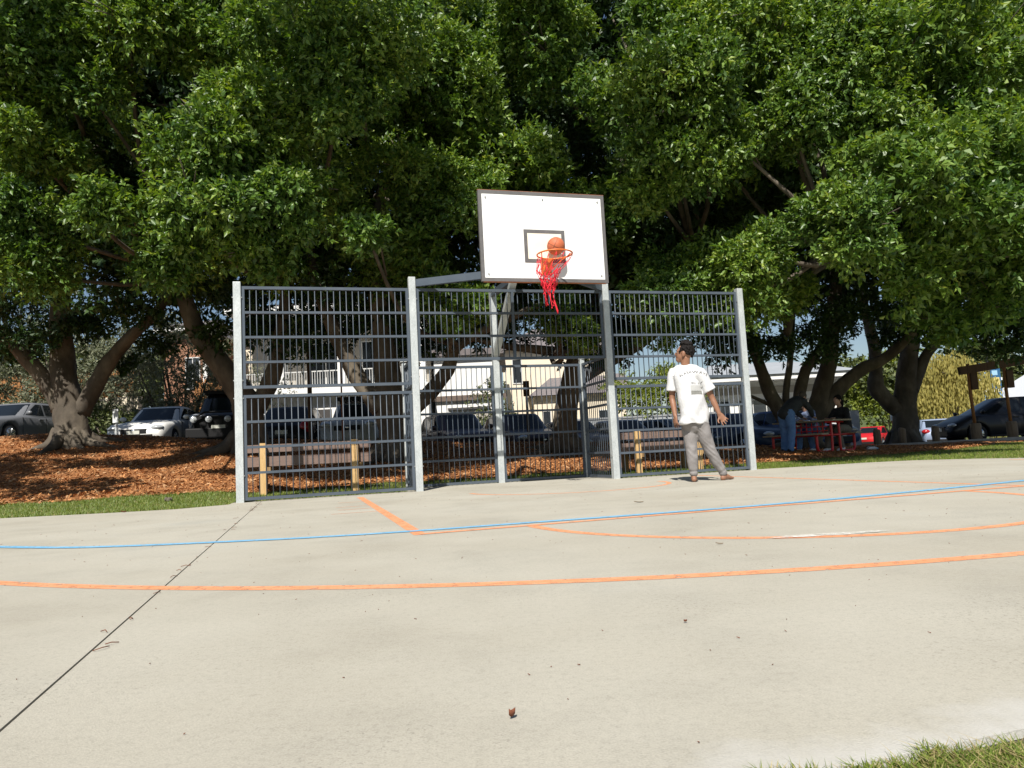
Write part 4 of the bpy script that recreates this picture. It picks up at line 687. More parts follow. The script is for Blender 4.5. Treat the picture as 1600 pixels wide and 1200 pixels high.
bush('shrub', 'grey-green loose shrub screening the car park behind the silver sedan', 'shrub', [(-13.6,27.5,2.3,1.0),(-12.6,27.8,2.6,1.1),(-11.6,27.4,2.4,1.0),(-12.9,27.6,3.6,1.0),(-11.7,27.8,3.7,1.0),(-13.4,27.9,4.7,.9),(-10.9,27.8,3.2,.8),(-14.4,28.2,4.0,1.0),(-12.4,28.1,5.2,1.0),(-14.9,28.4,5.3,1.0),(-11.4,28.2,4.9,.8),(-13.6,28.3,6.0,.9)], M['greyshrub'], 420, .11, .04, base=(-12.5,27.6,.9))
bush('shrub', 'dark green low hedge shrub beside the small white sign', 'shrub', [(-14.6,26.2,1.9,.9),(-13.7,26.0,1.8,.9),(-15.2,26.4,2.6,.7),(-13.0,26.2,2.0,.7)], M['olive'], 420, .11, .05, base=(-14.2,26.2,1.0))
bush('shrub', 'reddish brown twiggy shrub by the orange brick house', 'shrub', [(-10.4,30.0,2.5,.9),(-9.9,30.2,3.5,.8),(-10.8,30.2,4.2,.7),(-9.6,29.9,1.9,.7)], M['greyshrub'], 260, .1, .04, base=(-10.2,30.0,.8))
bush('shrub', 'silvery bush behind the sedan at far left', 'shrub', [(-18.2,29.5,3.1,1.0),(-17.3,29.8,3.3,.9),(-18.9,29.7,3.9,.9),(-16.6,29.9,2.7,.8),(-19.6,29.6,3.0,1.0),(-20.6,30.2,4.9,1.2),(-18.2,30.2,5.6,1.1),(-16.8,30.4,5.2,.9),(-21.9,30,3.6,1.2),(-19.6,30.4,6.4,1.1),(-21.2,30.1,4.4,1.0),(-17.6,30,4.3,.9),(-16.2,30.3,3.9,.8),(-15.6,30.2,4.8,.8)], M['greyshrub'], 420, .12, .045, base=(-18,29.6,1.4))
bush('shrub', 'green weedy bush under the timber fence at far left', 'shrub', [(-15.9,27.0,2.1,.6),(-16.4,27.3,2.4,.5),(-15.3,27.2,1.9,.45)], M['shrub'], 420, .1, .05, base=(-15.9,27.1,1.5))
bush('young_tree', 'bushy young tree against the white house seen through the goal recess', 'tree', [(-1.3,31.0,1.5,.7),(-.6,31.2,1.9,.8),(-1.0,31.1,2.7,.7),(-.3,31.0,1.2,.7),(-.7,31.2,3.3,.45)], M['olive'], 380, .1, .045, base=(-.8,31.1,-.1))
bush('shrub', 'bright yellow-green shrub above the grey steel fence', 'shrub', [(5.6,33.5,2.3,1.1),(6.8,33.6,2.6,1.2),(7.9,33.6,2.2,1.0),(5.0,33.8,3.0,.9),(7.3,33.9,3.4,.9)], M['brightshrub'], 420, .13, .06, base=(6.5,33.6,-.2))
bush('shrub', 'sunny green shrub mass between white house and thick fig trunk', 'shrub', [(28.6,58,2.2,2.1),(31,58.5,2.8,2.4),(29.6,59,5.0,2.1),(33,58.8,2.5,2.1),(27.7,59.2,3.8,1.6),(31.6,59.6,5.8,1.8),(34.6,59,3.2,1.8)], M['brightshrub'], 260, .2, .09, base=(30.3,58.6,-.6))
# golden willow: hanging strands
wl = thing('willow_tree', 'golden yellow weeping willow behind the black hatchback', 'tree', (24.3,41,-.5)); rg = np.random.default_rng(3)
ns = 420; a = rg.uniform(0, 2*np.pi, ns); q = rg.random(ns)**.5; sx = 24.3+np.cos(a)*q*2.5; sy = 41+np.sin(a)*q*2.6; zt = .4+4.3*np.sqrt(np.clip(1-q**2*.8, 0, 1))+rg.normal(0, .25, ns); ln = rg.uniform(1.2, 4.2, ns)
nl = 26; t = np.linspace(0, 1, nl); zz = np.maximum(zt[:, None]-ln[:, None]*t, -.2); Pp = np.stack([sx[:, None]+.16*rg.normal(size=(ns, nl))*.6, sy[:, None]+.1*rg.normal(size=(ns, nl)), zz], -1).reshape(-1, 3)
n = len(Pp); az = rg.uniform(0, 6.28, n); u = np.stack([np.cos(az)*.045, np.sin(az)*.045, np.zeros(n)], -1); dn = np.array([0,0,-.22])
V = np.stack([Pp, Pp+u+dn*.5, Pp+dn, Pp-u+dn*.5], 1).reshape(-1, 3); b = np.arange(n)[:, None]*4
me = npmesh('crown', V-np.array([24.3,41,-.5]), b+np.array([[0,1,2,3]])); me.materials.append(M['willow']); part('crown', me, None, wl, local=True)
st = MB(); st.tube([(24.6,41,-.6),(24.5,41,2),(24.5,41,3.9)], [.35,.25,.1], 10)
for k in range(8): a = k*.8; st.tube([(24.5,41,2.4),(24.6+math.cos(a)*1.1,41+math.sin(a),3.5),(24.6+math.cos(a)*1.9,41+math.sin(a)*1.6,3.6)], [.12,.07,.03], 6)
part('trunk', st, M['bark'], wl)
FT = [(34,55,3.2,2.6),(38,57,4.4,2.8),(30,58,4.0,2.4),(42,56,3.4,2.8),(46,58,4.6,3.0),(27,60,4.2,2.4),(22,60,3.6,2.2),(-31,50,6.2,3.3),(-26,52,6.6,3.4),(-21.5,51,6.2,3.0),(-18,54,7.4,3.0),(-36,50,5.6,3.3)]
for k, (x, y, z, r) in enumerate(FT):
    rr = random.Random(k); lab = ['round olive tree beyond the market tent, nearest the tent roof', 'tall olive tree far off beyond the market tent', 'olive tree far off above the willow crown', 'spreading olive tree far off at the right picture edge', 'highest olive tree far off at the right picture edge', 'small olive tree far off left of the willow', 'low olive tree far off behind the sunny shrubs', 'tall dark tree far behind the sedan at far left', 'dark tree far behind the paling fence, right of the far-left trunk', 'dark tree far behind the grey-green shrub', 'dark tree rising behind the orange brick house', 'dark tree at the left picture edge far behind'][k]
    bush('far_tree', lab, 'tree', [(x+rr.uniform(-1,1)*r*.8, y+rr.uniform(-1,1), z+rr.uniform(-.6,.9)*r*.7, r*rr.uniform(.5,.75)) for _ in range(8)], M['olive'], 70, .3, .16, base=(x,y,-.8), group='trees on the far rise')
struct('hill', MB().grid([[(x, 75+y*8, -2+ (5.5+2.2*math.sin(x*.05)+1.2*math.sin(x*.13+1))*math.sin(y*math.pi/8)) for x in range(-120, 141, 10)] for y in range(0, 6)], True), M['hill'])

# ------------------------------------------------------------ buildings
def gable(b, x, y): return 0
def win(b, x0, x1, z0, z1, y, n=2, glass='wglass', frame='wframe', fw_=.05):
    f = MB(); f.box(x0-fw_,x1+fw_,y-.05,y+.02,z0-fw_,z0); f.box(x0-fw_,x1+fw_,y-.05,y+.02,z1,z1+fw_); f.box(x0-fw_,x0,y-.05,y+.02,z0,z1); f.box(x1,x1+fw_,y-.05,y+.02,z0,z1)
    for k in range(1, n): x = x0+(x1-x0)*k/n; f.box(x-fw_*.4,x+fw_*.4,y-.045,y+.02,z0,z1)
    w = part('window', f, M[frame], b)
    for k in range(n): xa, xb = x0+(x1-x0)*k/n, x0+(x1-x0)*(k+1)/n; part('pane', MB().box(xa,xb,y-.02,y-.012,z0,z1), M[glass], w)
    return w
# two-storey white flats behind the left panel
Y = 34.0; b = thing('apartment_building', 'white two-storey flats with balcony columns seen through the left fence panel', 'building', (-8,Y,.6))
part('wall', MB().box(-12.6,-3.9,Y,Y+7,-.4,3.75), M['white'], b)
part('wall', MB().box(-12.6,-3.9,Y+1.6,Y+7,3.75,7.6), M['beige'], b, label='recessed beige upper wall')
part('balcony_slab', MB().box(-12.7,-3.8,Y-.5,Y+1.6,3.55,3.88), M['white'], b)
for x in (-10.6,-7.8,-5.9,-4.1): part('column', MB().box(x-.17,x+.17,Y-.45,Y-.1,3.88,7.4), M['white'], b)
part('eave', MB().box(-13,-3.5,Y-.9,Y+7.2,7.4,7.65), M['white'], b); part('roof', MB().add([(-13,Y-.9,7.66),(-3.5,Y-.9,7.66),(-3.5,Y+7.2,7.66),(-13,Y+7.2,7.66),(-11,Y+3,8.6),(-5.5,Y+3,8.6)], [(0,1,5,4),(1,2,5),(2,3,4,5),(3,0,4)]), M['rooft'], b)
rl = MB(); rl.box(-12.4,-4,Y-.42,-.38+Y,4.62,4.67)
for k in range(70): x = -12.4+k*.12; rl.box(x,x+.025,Y-.41,Y-.39,3.88,4.62)
part('balustrade', rl, M['wframe'], b)
for x0, x1 in ((-11.8,-10.9),(-9.8,-8.2),(-7.2,-6.2)): win(b, x0, x1, 4.2, 6.2, Y+1.58, 2)
part('garage_opening', MB().box(-10.1,-8.4,Y-.03,Y+.3,-.3,2.9), M['dark'], b)
win(b, -5.5,-4.7,1.75,2.75, Y, 1); part('awning', MB().box(-6.4,-4.4,Y-.8,Y,3.0,3.12), M['brownband'], b)
# white house with a brown fascia
Y = 35.0; b = thing('white_house', 'white rendered house with brown fascia band behind the dark purple hatchback', 'building', (-2,Y,.2))
part('wall', MB().box(-3.7,-.6,Y,Y+8,-.5,5.2), M['white'], b); part('fascia', MB().box(-3.9,-.3,Y-.15,Y,3.05,3.3), M['brownband'], b); part('roof', MB().box(-4,-.3,Y-.3,Y+8.2,5.2,5.5), M['rooft'], b)
win(b, -3.0,-1.2,1.5,2.55, Y, 3, 'beige'); part('lintel', MB().box(-3.1,-1.1,Y-.12,Y-.001,2.62,2.72), M['dark'], b)
# cream house
Y = 42.0; b = thing('cream_house', 'cream two-storey house with grey hip roofs seen through the goal recess', 'building', (2.5,Y,-.5))
part('wall', MB().box(-.5,6,Y+2,Y+9,-.6,6.6), M['cwall'], b); part('wall', MB().box(1.2,6.5,Y,Y+2,-.6,3.6), M['cwall'], b)
part('roof', MB().add([(.9,Y-.4,3.6),(6.8,Y-.4,3.6),(6.8,Y+2.2,4.9),(2.4,Y+2.2,4.9),(.9,Y+2.2,3.6)], [(0,1,2,3),(0,3,4)]), M['rooft'], b)
part('roof', MB().add([(-.9,Y+1.6,6.6),(6.4,Y+1.6,6.6),(6.4,Y+9.4,6.6),(-.9,Y+9.4,6.6),(1.5,Y+5,8.3),(4.5,Y+5,8.3)], [(0,1,5,4),(1,2,5),(2,3,4,5),(3,0,4)]), M['rooft'], b)
win(b, .1,.6,4.6,6.0, Y+2, 1); win(b, 1.7,2.1,1.7,2.7, Y, 1); win(b, 4.9,5.4,1.5,2.6, Y, 1)
part('boundary_wall', MB().box(-.6,6,Y-3,Y-2.8,-.8,1.55), M['cwall'], b)
# orange brick house and cream neighbour at left
Y = 36.0; b = thing('brick_house', 'orange brick house corner with white windows behind the four-wheel drive', 'building', (-15,Y,1))
part('wall', MB().box(-17.1,-15.1,Y,Y+8,.2,7.2), M['brick'], b); part('eave', MB().box(-17.4,-14.7,Y-.5,Y+8.4,7.2,7.45), M['white'], b); part('roof', MB().add([(-17.5,Y-.6,7.46),(-14.6,Y-.6,7.46),(-14.6,Y+8.4,7.46),(-17.5,Y+8.4,7.46),(-16,Y+4,8.6)], [(0,1,4),(1,2,4),(2,3,4),(3,0,4)]), M['rooft'], b)
win(b, -16.0,-15.35,4.4,5.9, Y, 2); part('corner_trim', MB().box(-15.15,-14.95,Y-.06,Y+.1,.2,6.0), M['white'], b)
Y = 40.0; b = thing('cream_neighbour_house', 'pale cream house wall left of the left fence post', 'building', (-14,Y,1))
part('wall', MB().box(-17.2,-12.9,Y,Y+8,.2,7.4), M['cwall'], b); win(b, -15.75,-15.3,5.2,6.0, Y, 1); part('eave', MB().box(-17.5,-12.6,Y-.5,Y+8.3,7.4,7.65), M['white'], b); part('downpipe', MB().cyl((-16.1,Y-.06,.3),(-16.1,Y-.06,7.4), .04, 8), M['wframe'], b)
# low white house at right
Y = 36.5; b = thing('white_house', 'long low white house with flat eaves behind the picnic table', 'building', (14,Y,0))
part('wall', MB().box(9.6,16.2,Y,Y+8,-.9,3.35), M['white'], b); part('eave', MB().box(9.2,16.9,Y-1.0,Y+8.4,3.35,3.6), M['white'], b); part('roof', MB().add([(9.1,Y-1.1,3.61),(17.0,Y-1.1,3.61),(17.0,Y+8.5,3.61),(9.1,Y+8.5,3.61),(11,Y+4,4.7),(15.5,Y+4,4.7)], [(0,1,5,4),(1,2,5),(2,3,4,5),(3,0,4)]), M['metalfence'], b)
for x0, x1, n in ((9.9,10.7,1),(11.2,13.2,3),(13.7,14.3,1)): win(b, x0, x1, 1.5, 2.45, Y, n)
part('fascia', MB().box(9.3,16.2,Y-.06,Y-.001,2.75,3.1), M['beige'], b); part('shutter', MB().box(14.5,15.9,Y-.06,Y-.001,1.0,2.4), M['beige'], b); win(b, 15.0,15.9,2.5,2.65, Y, 1)
Y = 34.5; b = thing('boundary_wall', 'white rendered boundary wall with grey end pier behind the picnic table', 'wall', (13,Y,-.3))
part('wall', MB().box(4.2,15.6,Y,Y+.2,-.9,1.35), M['white'], b); part('coping', MB().box(4.2,15.6,Y-.03,Y+.23,1.352,1.42), M['wframe'], b)
for x in (8.6, 15.85): part('pier', MB().box(x-.25,x+.25,Y-.1,Y+.35,-.9,1.62), M['greypier'], b)
Y = 32.4; b = thing('steel_fence', 'grey corrugated steel boundary fence behind the right half of the court fence', 'fence', (4,Y,-.2))
for k in range(11):
    x = 2.2+k*.62; part('sheet', MB().box(x,x+.60,Y,Y+.04+.02*(k % 2),-.7,1.72), M['metalfence'] if k % 4 else M['greypier'], b)
part('rail', MB().box(2.2,9.0,Y-.03,Y+.07,1.722,1.8), M['greypier'], b)
Y = 33.0; b = thing('picket_fence', 'orange timber picket fence above the roof-racked four-wheel drive', 'fence', (-13,Y,1.5))
for k in range(12): x = -14.3+k*.145; h = 4.1-.28*(k > 5)+.04*(k % 2); part('picket', MB().prism([(0,0),(.125,0),(.125,h-2.0),(.0625,h-1.9),(0,h-2.0)], 0, .025).mesh('picket'), M['orangetimber'], b, local=True).matrix_basis = Matrix.Translation((x+13,0,.75)) @ Matrix.Rotation(math.pi/2, 4, 'X')
Y = 32.0; b = thing('timber_fence', 'orange paling fence on a low wall at far left', 'fence', (-20,Y,2))
for k in range(46): x = -23.8+k*.16; part('paling', MB().box(-.07,.07,0,.02,0,1.15+.03*(k % 3)).mesh('paling'), M['orangetimber'], b, local=True, loc=(x+20,0,1.75))
part('base_wall', MB().box(-23.9,-16.3,Y-.1,Y+.3,1.0,3.75), M['cwall'], b); part('pier', MB().box(-16.9,-16.5,Y-.3,Y-.102,1.0,3.9), M['cwall'], b)

# ------------------------------------------------------------ cars
SPEC = dict(
 sedan=dict(L=4.75,W=1.82,H=1.46,belt=.95,hood=.90,nose=.68,tail=.98,cowl=.95,ws=.22,rt=-.95,rb=-1.75,wb=1.36,wr=.325),
 hatch=dict(L=4.25,W=1.78,H=1.5,belt=.97,hood=.95,nose=.70,tail=.95,cowl=1.02,ws=.32,rt=-1.45,rb=-1.98,wb=1.28,wr=.32),
 suv=dict(L=4.5,W=1.84,H=1.66,belt=1.08,hood=1.05,nose=.82,tail=1.05,cowl=1.0,ws=.38,rt=-1.6,rb=-2.1,wb=1.33,wr=.35),
 mpv=dict(L=4.5,W=1.78,H=1.6,belt=1.0,hood=.98,nose=.68,tail=1.0,cowl=1.45,ws=.35,rt=-1.7,rb=-2.15,wb=1.35,wr=.325),
 fourwd=dict(L=4.8,W=1.9,H=1.86,belt=1.22,hood=1.2,nose=1.08,tail=1.2,cowl=.95,ws=.52,rt=-2.0,rb=-2.3,wb=1.4,wr=.40))
paints = {}
def paint(c, rough=.25):
    if c not in paints: paints[c] = mat('car_paint', c, .42, .1, .3, Coat_Weight=.25, Coat_Roughness=.12)
    return paints[c]
def car(label, loc, rz, kind, col, front=True, rack=False, bull=False, group='cars in the car park'):
    p = SPEC[kind]; L, W, H = p['L'], p['W'], p['H']; hl, hw = L/2, W/2
    t = thing('parked_car', label, 'car', (loc[0], loc[1], float(Zpark(loc[0], loc[1]))), rz, group); pm = paint(col)
    def zt(x):
        return np.interp(x, [-hl,-hl+.06,p['rb'],p['rb']+.15,p['cowl']-.1,p['cowl'],hl-.35,hl-.08,hl], [p['tail']-.22,p['tail']-.04,p['tail'],p['belt'],p['belt'],p['hood']+.03,p['nose']+.12,p['nose'],p['nose']-.14])
    def wx(x): u = abs(x)/hl; return hw*(1-.03*u**2-.15*max(0, u-.8)/.2*max(0, u-.8)/.2)
    xs_ = sorted(set([round(v, 3) for v in list(np.linspace(-hl, hl, 26)) + [s*p['wb']+d for s in (-1,1) for d in (-.42,-.40,-.34,-.25,-.12,0,.12,.25,.34,.40,.42)]]))
    rows = []
    for x in xs_:
        zb = .2 + .06*(abs(x)/hl)**6; za = zb
        for s in (-1, 1):
            dx = abs(x-s*p['wb']); rr = p['wr']+.065
            if dx < rr: za = max(za, p['wr'] + math.sqrt(rr*rr-dx*dx))
        w = wx(x); top = float(zt(x)); mid = max((zb+top)/2, za+.04); mid = min(mid, top-.07)
        pr = [(0,zb),(w-.28,zb),(w-.05,za if za > zb else zb+.02),(w-.005,max(za+.02, zb+.1)),(w,mid),(w-.015,top-.08),(w-.08,top-.005),(w*.6,top+.025),(0,top+.035)]
        rows.append([(x, y, z) for y, z in pr] + [(x, -y, z) for y, z in pr[-2:0:-1]])
    body = MB(); n = len(rows[0]); Vv = [q for r_ in rows for q in r_]; Ff = []
    for i in range(len(rows)-1):
        for j in range(n): Ff.append((i*n+j, i*n+(j+1) % n, (i+1)*n+(j+1) % n, (i+1)*n+j))
    Ff.append(tuple(range(n-1,-1,-1))); Ff.append(tuple((len(rows)-1)*n+j for j in range(n)))
    body.add(Vv, [f[::-1] for f in Ff], True); bo = part('body', body, pm, t, local=True)
    # cabin shell
    zb, z1 = p['belt']-.03, H; wb_, wt = hw-.05, hw-.23; E_ = 5.0
    def ring(v):
        xf = p['cowl']*(1-v)+p['ws']*v; xr = p['rb']*(1-v)+p['rt']*v; wv = wb_*(1-v)+wt*v; return (xf+xr)/2, (xf-xr)/2, wv, zb+(z1-.03-zb)*v
    def side(v, x, s, off): c_, a_, w_, z_ = ring(v); u = min(.999, abs(x-c_)/a_); return (x, s*(w_*(1-u**E_)**(1/E_)+off), z_)
    def frontp(v, y, s, off): c_, a_, w_, z_ = ring(v); u = min(.999, abs(y)/w_); return (c_+s*(a_*(1-u**E_)**(1/E_)+off), y, z_+off*.4)
    cb = MB(); NR = 36; rg_ = []
    for v in (0,.2,.4,.6,.8,.93,1.0):
        c_, a_, w_, z_ = ring(v); sh = 1 if v < .93 else (.985 if v < 1 else .93); r_ = []
        for k in range(NR): th = 2*math.pi*k/NR; cc, ss = math.cos(th), math.sin(th); r_.append((c_+sh*a_*math.copysign(abs(cc)**(2/E_), cc), sh*w_*math.copysign(abs(ss)**(2/E_), ss), z_+(.02 if v == 1 else 0)))
        rg_.append(r_)
    Vv = [q for r_ in rg_ for q in r_]; Ff = [(i*NR+j, i*NR+(j+1) % NR, (i+1)*NR+(j+1) % NR, (i+1)*NR+j) for i in range(len(rg_)-1) for j in range(NR)]
    c_, a_, w_, z_ = ring(1); Vv.append((c_, 0, H)); k = len(Vv)-1; Ff += [((len(rg_)-1)*NR+j, (len(rg_)-1)*NR+(j+1) % NR, k) for j in range(NR)]
    cb.add(Vv, Ff, True); part('cabin', cb, pm, t, local=True)
    def patch_(fn, us, v0, v1, s, nm, off=.006):
        rows_ = [[fn(v, u(v), s, off) for u in us] for v in np.linspace(v0, v1, 5)]; g_ = MB().grid(rows_); part(nm, g_, M['glass'], t, local=True)
    fu = [(lambda v, k=k: (ring(v)[2]-.07)*k) for k in np.linspace(-1, 1, 9)]
    patch_(frontp, fu, .1, .93, 1, 'windscreen'); patch_(frontp, fu, .22, .92, -1, 'rear_window')
    for s in (-1, 1):
        bp = -.25
        for xa, xb in (((lambda v: bp+.04), (lambda v: ring(v)[0]+ring(v)[1]-.26)), ((lambda v: ring(v)[0]-ring(v)[1]+.28), (lambda v: bp-.04))):
            patch_(side, [(lambda v, k=k, xa=xa, xb=xb: xa(v)*(1-k)+xb(v)*k) for k in np.linspace(0, 1, 7)], .14, .9, s, 'side_window')
        for xh in (.0, -1.05): part('door_handle', MB().rbox(xh-.1,xh+.1,s*(hw-.0)-.012,s*(hw)+.018,p['belt']-.14,p['belt']-.105,.006), pm if kind != 'fourwd' else M['plastic'], t, local=True)
        for xd in (bp, p['cowl']-.12, bp-1.0): part('door_gap', MB().box(xd-.006,xd+.006,s*(hw-.012)-.012,s*(hw-.012)+.012,.32,p['belt']-.06), M['plastic'], t, local=True)
        part('mirror', MB().sphere((p['cowl']-.28, s*(hw+.08), p['belt']+.1), (.07,.11,.075), 10, 6), pm if kind != 'fourwd' else M['plastic'], t, local=True)
        part('headlamp', MB().sphere((hl-.2, s*(hw-.28), p['nose']-.02), (.2,.2,.085 if kind != 'fourwd' else .12), 12, 8), M['lamp'], t, local=True)
        part('tail_lamp', MB().sphere((-hl+.12, s*(hw-.2), p['tail']-.14), (.13,.19,.12 if kind in ('sedan',) else .2), 12, 8), M['tail'], t, local=True)
        part('sill', MB().box(-p['wb']+.42,p['wb']-.42,s*(hw-.05)-.03,s*(hw-.05)+.05,.19,.27), M['plastic'], t, local=True)
        for sx in (-1, 1):
            c = (sx*p['wb'], s*(hw-.12), p['wr']); w = MB(); r = p['wr']
            w.tube([(c[0],c[1]-s*.1,r),(c[0],c[1]-s*.09,r),(c[0],c[1]+s*.08,r),(c[0],c[1]+s*.105,r)], [r*.8,r,r,r*.9], 24)
            wo_ = part('wheel', w, M['tyre'], t, local=True); rm = MB(); rm.tube([(c[0],c[1]+s*.09,r),(c[0],c[1]+s*.11,r)], [r*.66,r*.62], 20)
            for k in range(7): a = 2*math.pi*k/7; rm.bar((c[0],c[1]+s*.116,r), (c[0]+math.cos(a)*r*.6,c[1]+s*.114,r+math.sin(a)*r*.6), .018, .05, (0,1,0))
            part('rim', rm, M['chrome'], wo_, local=True)
    part('grille', MB().rbox(hl-.1,hl+.012,-hw*.42,hw*.42,p['nose']-.2,p['nose']-.05,.02), M['plastic'], t, local=True)
    part('lower_intake', MB().rbox(hl-.14,hl+.018,-hw*.62,hw*.62,.26,.46,.03), M['plastic'], t, local=True)
    part('emblem', MB().sphere((hl+.016,0,p['nose']-.11), (.008,.07,.045), 10, 6), M['chrome'], t, local=True)
    part('number_plate', MB().box(hl+.02,hl+.03,-.186,.186,.47,.58), M['plate'], t, local=True)
    part('number_plate', MB().box(-hl-.022,-hl-.012,-.186,.186,.62,.74), M['plate'], t, local=True)
    part('rear_bumper', MB().rbox(-hl-.012,-hl+.12,-hw*.8,hw*.8,.3,.46,.02), M['plastic'], t, local=True)
    if rack:
        r_ = MB(); r_.box(-1.9,.45,-.62,.62,H+.10,H+.14); r_.box(-1.9,.5,.60,.66,H+.10,H+.19); r_.box(-1.9,.5,-.66,-.60,H+.10,H+.19); r_.box(.46,.52,-.66,.66,H+.08,H+.2)
        for x in (-1.6,-.6,.3):
            for s in (-1, 1): r_.box(x-.03,x+.03,s*.55-.03,s*.55+.03,H-.02,H+.1)
        part('roof_rack', r_, M['plastic'], t, local=True)
    if bull:
        b_ = MB(); b_.tube([(hl+.05,-hw*.75,.5),(hl+.14,-hw*.7,1.05),(hl+.16,-.4,1.2),(hl+.16,.4,1.2),(hl+.14,hw*.7,1.05),(hl+.05,hw*.75,.5)], .035, 8); b_.rbox(hl-.05,hl+.2,-hw*.98,hw*.98,.42,.72,.04)
        b_.rbox(hl-.02,hl+.03,-hw*.8,hw*.8,.7,1.1,.02); part('bull_bar', b_, M['plastic'], t, local=True)
        for y in (-.7,-.27,.27,.7): part('driving_light', MB().tube([(hl+.1,y,.98),(hl+.2,y,.98),(hl+.215,y,.98)], [.09,.1,.085], 14), M['lamp'], t, local=True)
        part('number_plate', MB().box(hl+.205,hl+.215,-.2,.2,.7,.8), M['plate'], t, local=True)
        part('snorkel', MB().tube([(.9,hw-.02,1.2),(.62,hw-.12,1.75),(.58,hw-.13,2.0),(.66,hw-.13,2.05)], [.04,.04,.045,.06], 8), M['plastic'], t, local=True)
    return t
A_ = -math.pi/2
car('silver sedan nosed in at the far left picture edge', (-17.5,25.9), A_-.1, 'sedan', (.16,.165,.175))
car('silver grey sedan parked nose-on beside the small white sign', (-11.75,24.6), A_+.1, 'sedan', (.74,.73,.70))
car('silver wagon mostly hidden behind the grey sedan', (-12.4,29.5), A_+.1, 'suv', (.45,.46,.46))
car('black four-wheel drive with roof rack, bull bar and round driving lights', (-9.65,24.8), A_+.27, 'fourwd', (.02,.02,.022), rack=True, bull=True)
car('black hatchback seen from behind through the left fence panel', (-7.15,24.4), -A_+.05, 'hatch', (.012,.012,.014))
car('white four-wheel drive with a roof rack behind the left fence panel', (-5.2,24.8), A_+.05, 'fourwd', (.42,.42,.41), rack=True)
car('dark purple hatchback seen left of the goal centre post', (-2.0,25.0), A_+.42, 'suv', (.07,.045,.055))
car('dark purple wagon seen right of the goal centre post', (.15,25.3), A_+.36, 'suv', (.055,.04,.05))
car('maroon grey sedan half hidden by the leaning fig trunk', (2.1,26.5), A_+.4, 'sedan', (.16,.12,.125))
car('pale silver sedan seen through the right side of the goal recess', (3.9,26.6), A_+.35, 'sedan', (.42,.42,.43))
car('blue-grey sedan behind the right bench, left of the silver sedan', (5.6,27.0), A_+.9, 'sedan', (.10,.15,.20))
car('silver blue sedan with red tail lamps left of the man in white', (6.9,29.0), -A_+.5, 'sedan', (.32,.36,.42))
car('dark navy sedan low behind the man in grey trousers', (7.6,25.8), A_+.5, 'sedan', (.03,.05,.10))
car('silver sedan behind the right end of the court fence', (9.3,29.0), A_+.5, 'sedan', (.40,.41,.42))
car('blue sedan just right of the last galvanised fence post', (9.5,25.6), A_+.35, 'sedan', (.03,.06,.16))
car('light blue hatchback behind the leaning person in jeans', (10.3,29.2), A_+.25, 'suv', (.30,.40,.52))
car('red sedan parked between the bollards and the white wall', (24.6,50.5), -A_-.75, 'sedan', (.48,.015,.02))
car('pale silver small car peeking out left of the red sedan', (22.3,51.0), -A_-.4, 'hatch', (.42,.44,.46))
car('blue-silver sedan behind the thick fig trunk', (21.3,37.6), -A_-.35, 'sedan', (.28,.34,.46))
car('black people-mover parked side-on at the right picture edge', (18.1,27.4), math.pi-.08, 'mpv', (.012,.012,.014))
# ------------------------------------------------------------ benches behind the fence
def bench(label, s0, s1, n, posts, zg):
    t = thing('timber_bench', label, 'bench', tuple(Fp((s0+s1)/2, n, zg)), 0, 'benches behind the court fence')
    for s in posts:
        a = Fp(s, n, zg-.1); b = Fp(s, n, zg+.74); part('post', MB().bar(a, b, .095, .095, tuple(FN)), M['pine'], t)
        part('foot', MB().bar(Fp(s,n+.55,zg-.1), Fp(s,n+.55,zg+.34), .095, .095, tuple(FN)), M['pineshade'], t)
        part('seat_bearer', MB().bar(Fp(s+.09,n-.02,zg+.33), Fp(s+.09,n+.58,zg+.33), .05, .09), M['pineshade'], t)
    for z, h in ((zg+.66,.12),(zg+.46,.15)):
        part('back_slat', MB().bar(Fp(s0,n+.075,z), Fp(s1,n+.075,z), .04, h), M['slat'], t)
    for k, dn in enumerate((.16,.30,.44)):
        part('seat_slat', MB().bar(Fp(s0,n+dn,zg+.395), Fp(s1,n+dn,zg+.395), .125, .04), M['slat'], t)
bench('brown slatted bench with pine posts behind the left fence panel', -.02, 1.84, 1.45, (.21,1.59), .07)
bench('brown slatted bench with pine posts behind the right fence panel and the man', 6.02, 7.62, 1.35, (6.4,7.58), .0)

# ------------------------------------------------------------ bollards, signs, poles
for x, y, lab in ((10.75,24.0,'leftmost log bollard, beside the seated person in black'),(11.75,24.0,'log bollard in front of the red sedan'),(12.62,24.1,'log bollard standing before the thick fig trunk'),(13.65,24.0,'log bollard between thick fig trunk and black people-mover')):
    z = float(Hland(x, y)); solo('bollard', MB().tube([(x,y,z-.1),(x,y,z+.6),(x+.005,y,z+.66),(x+.01,y,z+.68)], [.115,.115,.105,.07], 14), M['greytimber'], lab, 'bollard', (x,y,z), 'log bollards along the car park')
fr = thing('timber_sign_frame', 'rustic frame of two orange poles carrying a dark beam before the black people-mover', 'sign frame', (15.5,24,0))
for x, top in ((14.95,2.6),(16.12,2.62)):
    z = float(Hland(x, 24.)); part('bollard_base', MB().tube([(x+.02,24.0,z-.1),(x+.02,24.0,z+.66),(x+.02,24.,z+.70)], [.16,.16,.13], 14), M['greytimber'], fr)
    part('pole', MB().tube([(x,24,z+.66),(x-.03,24,1.6),(x-.03,24,top)], .05, 10), M['orangetimber'], fr)
    part('hanging_block', MB().rbox(x-.02,x+.20,23.9,24.1,1.75,2.32,.01), M['rusttimber'], fr)
part('beam', MB().bar((14.55,23.88,2.37), (16.75,23.88,2.62), .12, .26), M['rusttimber'], fr)
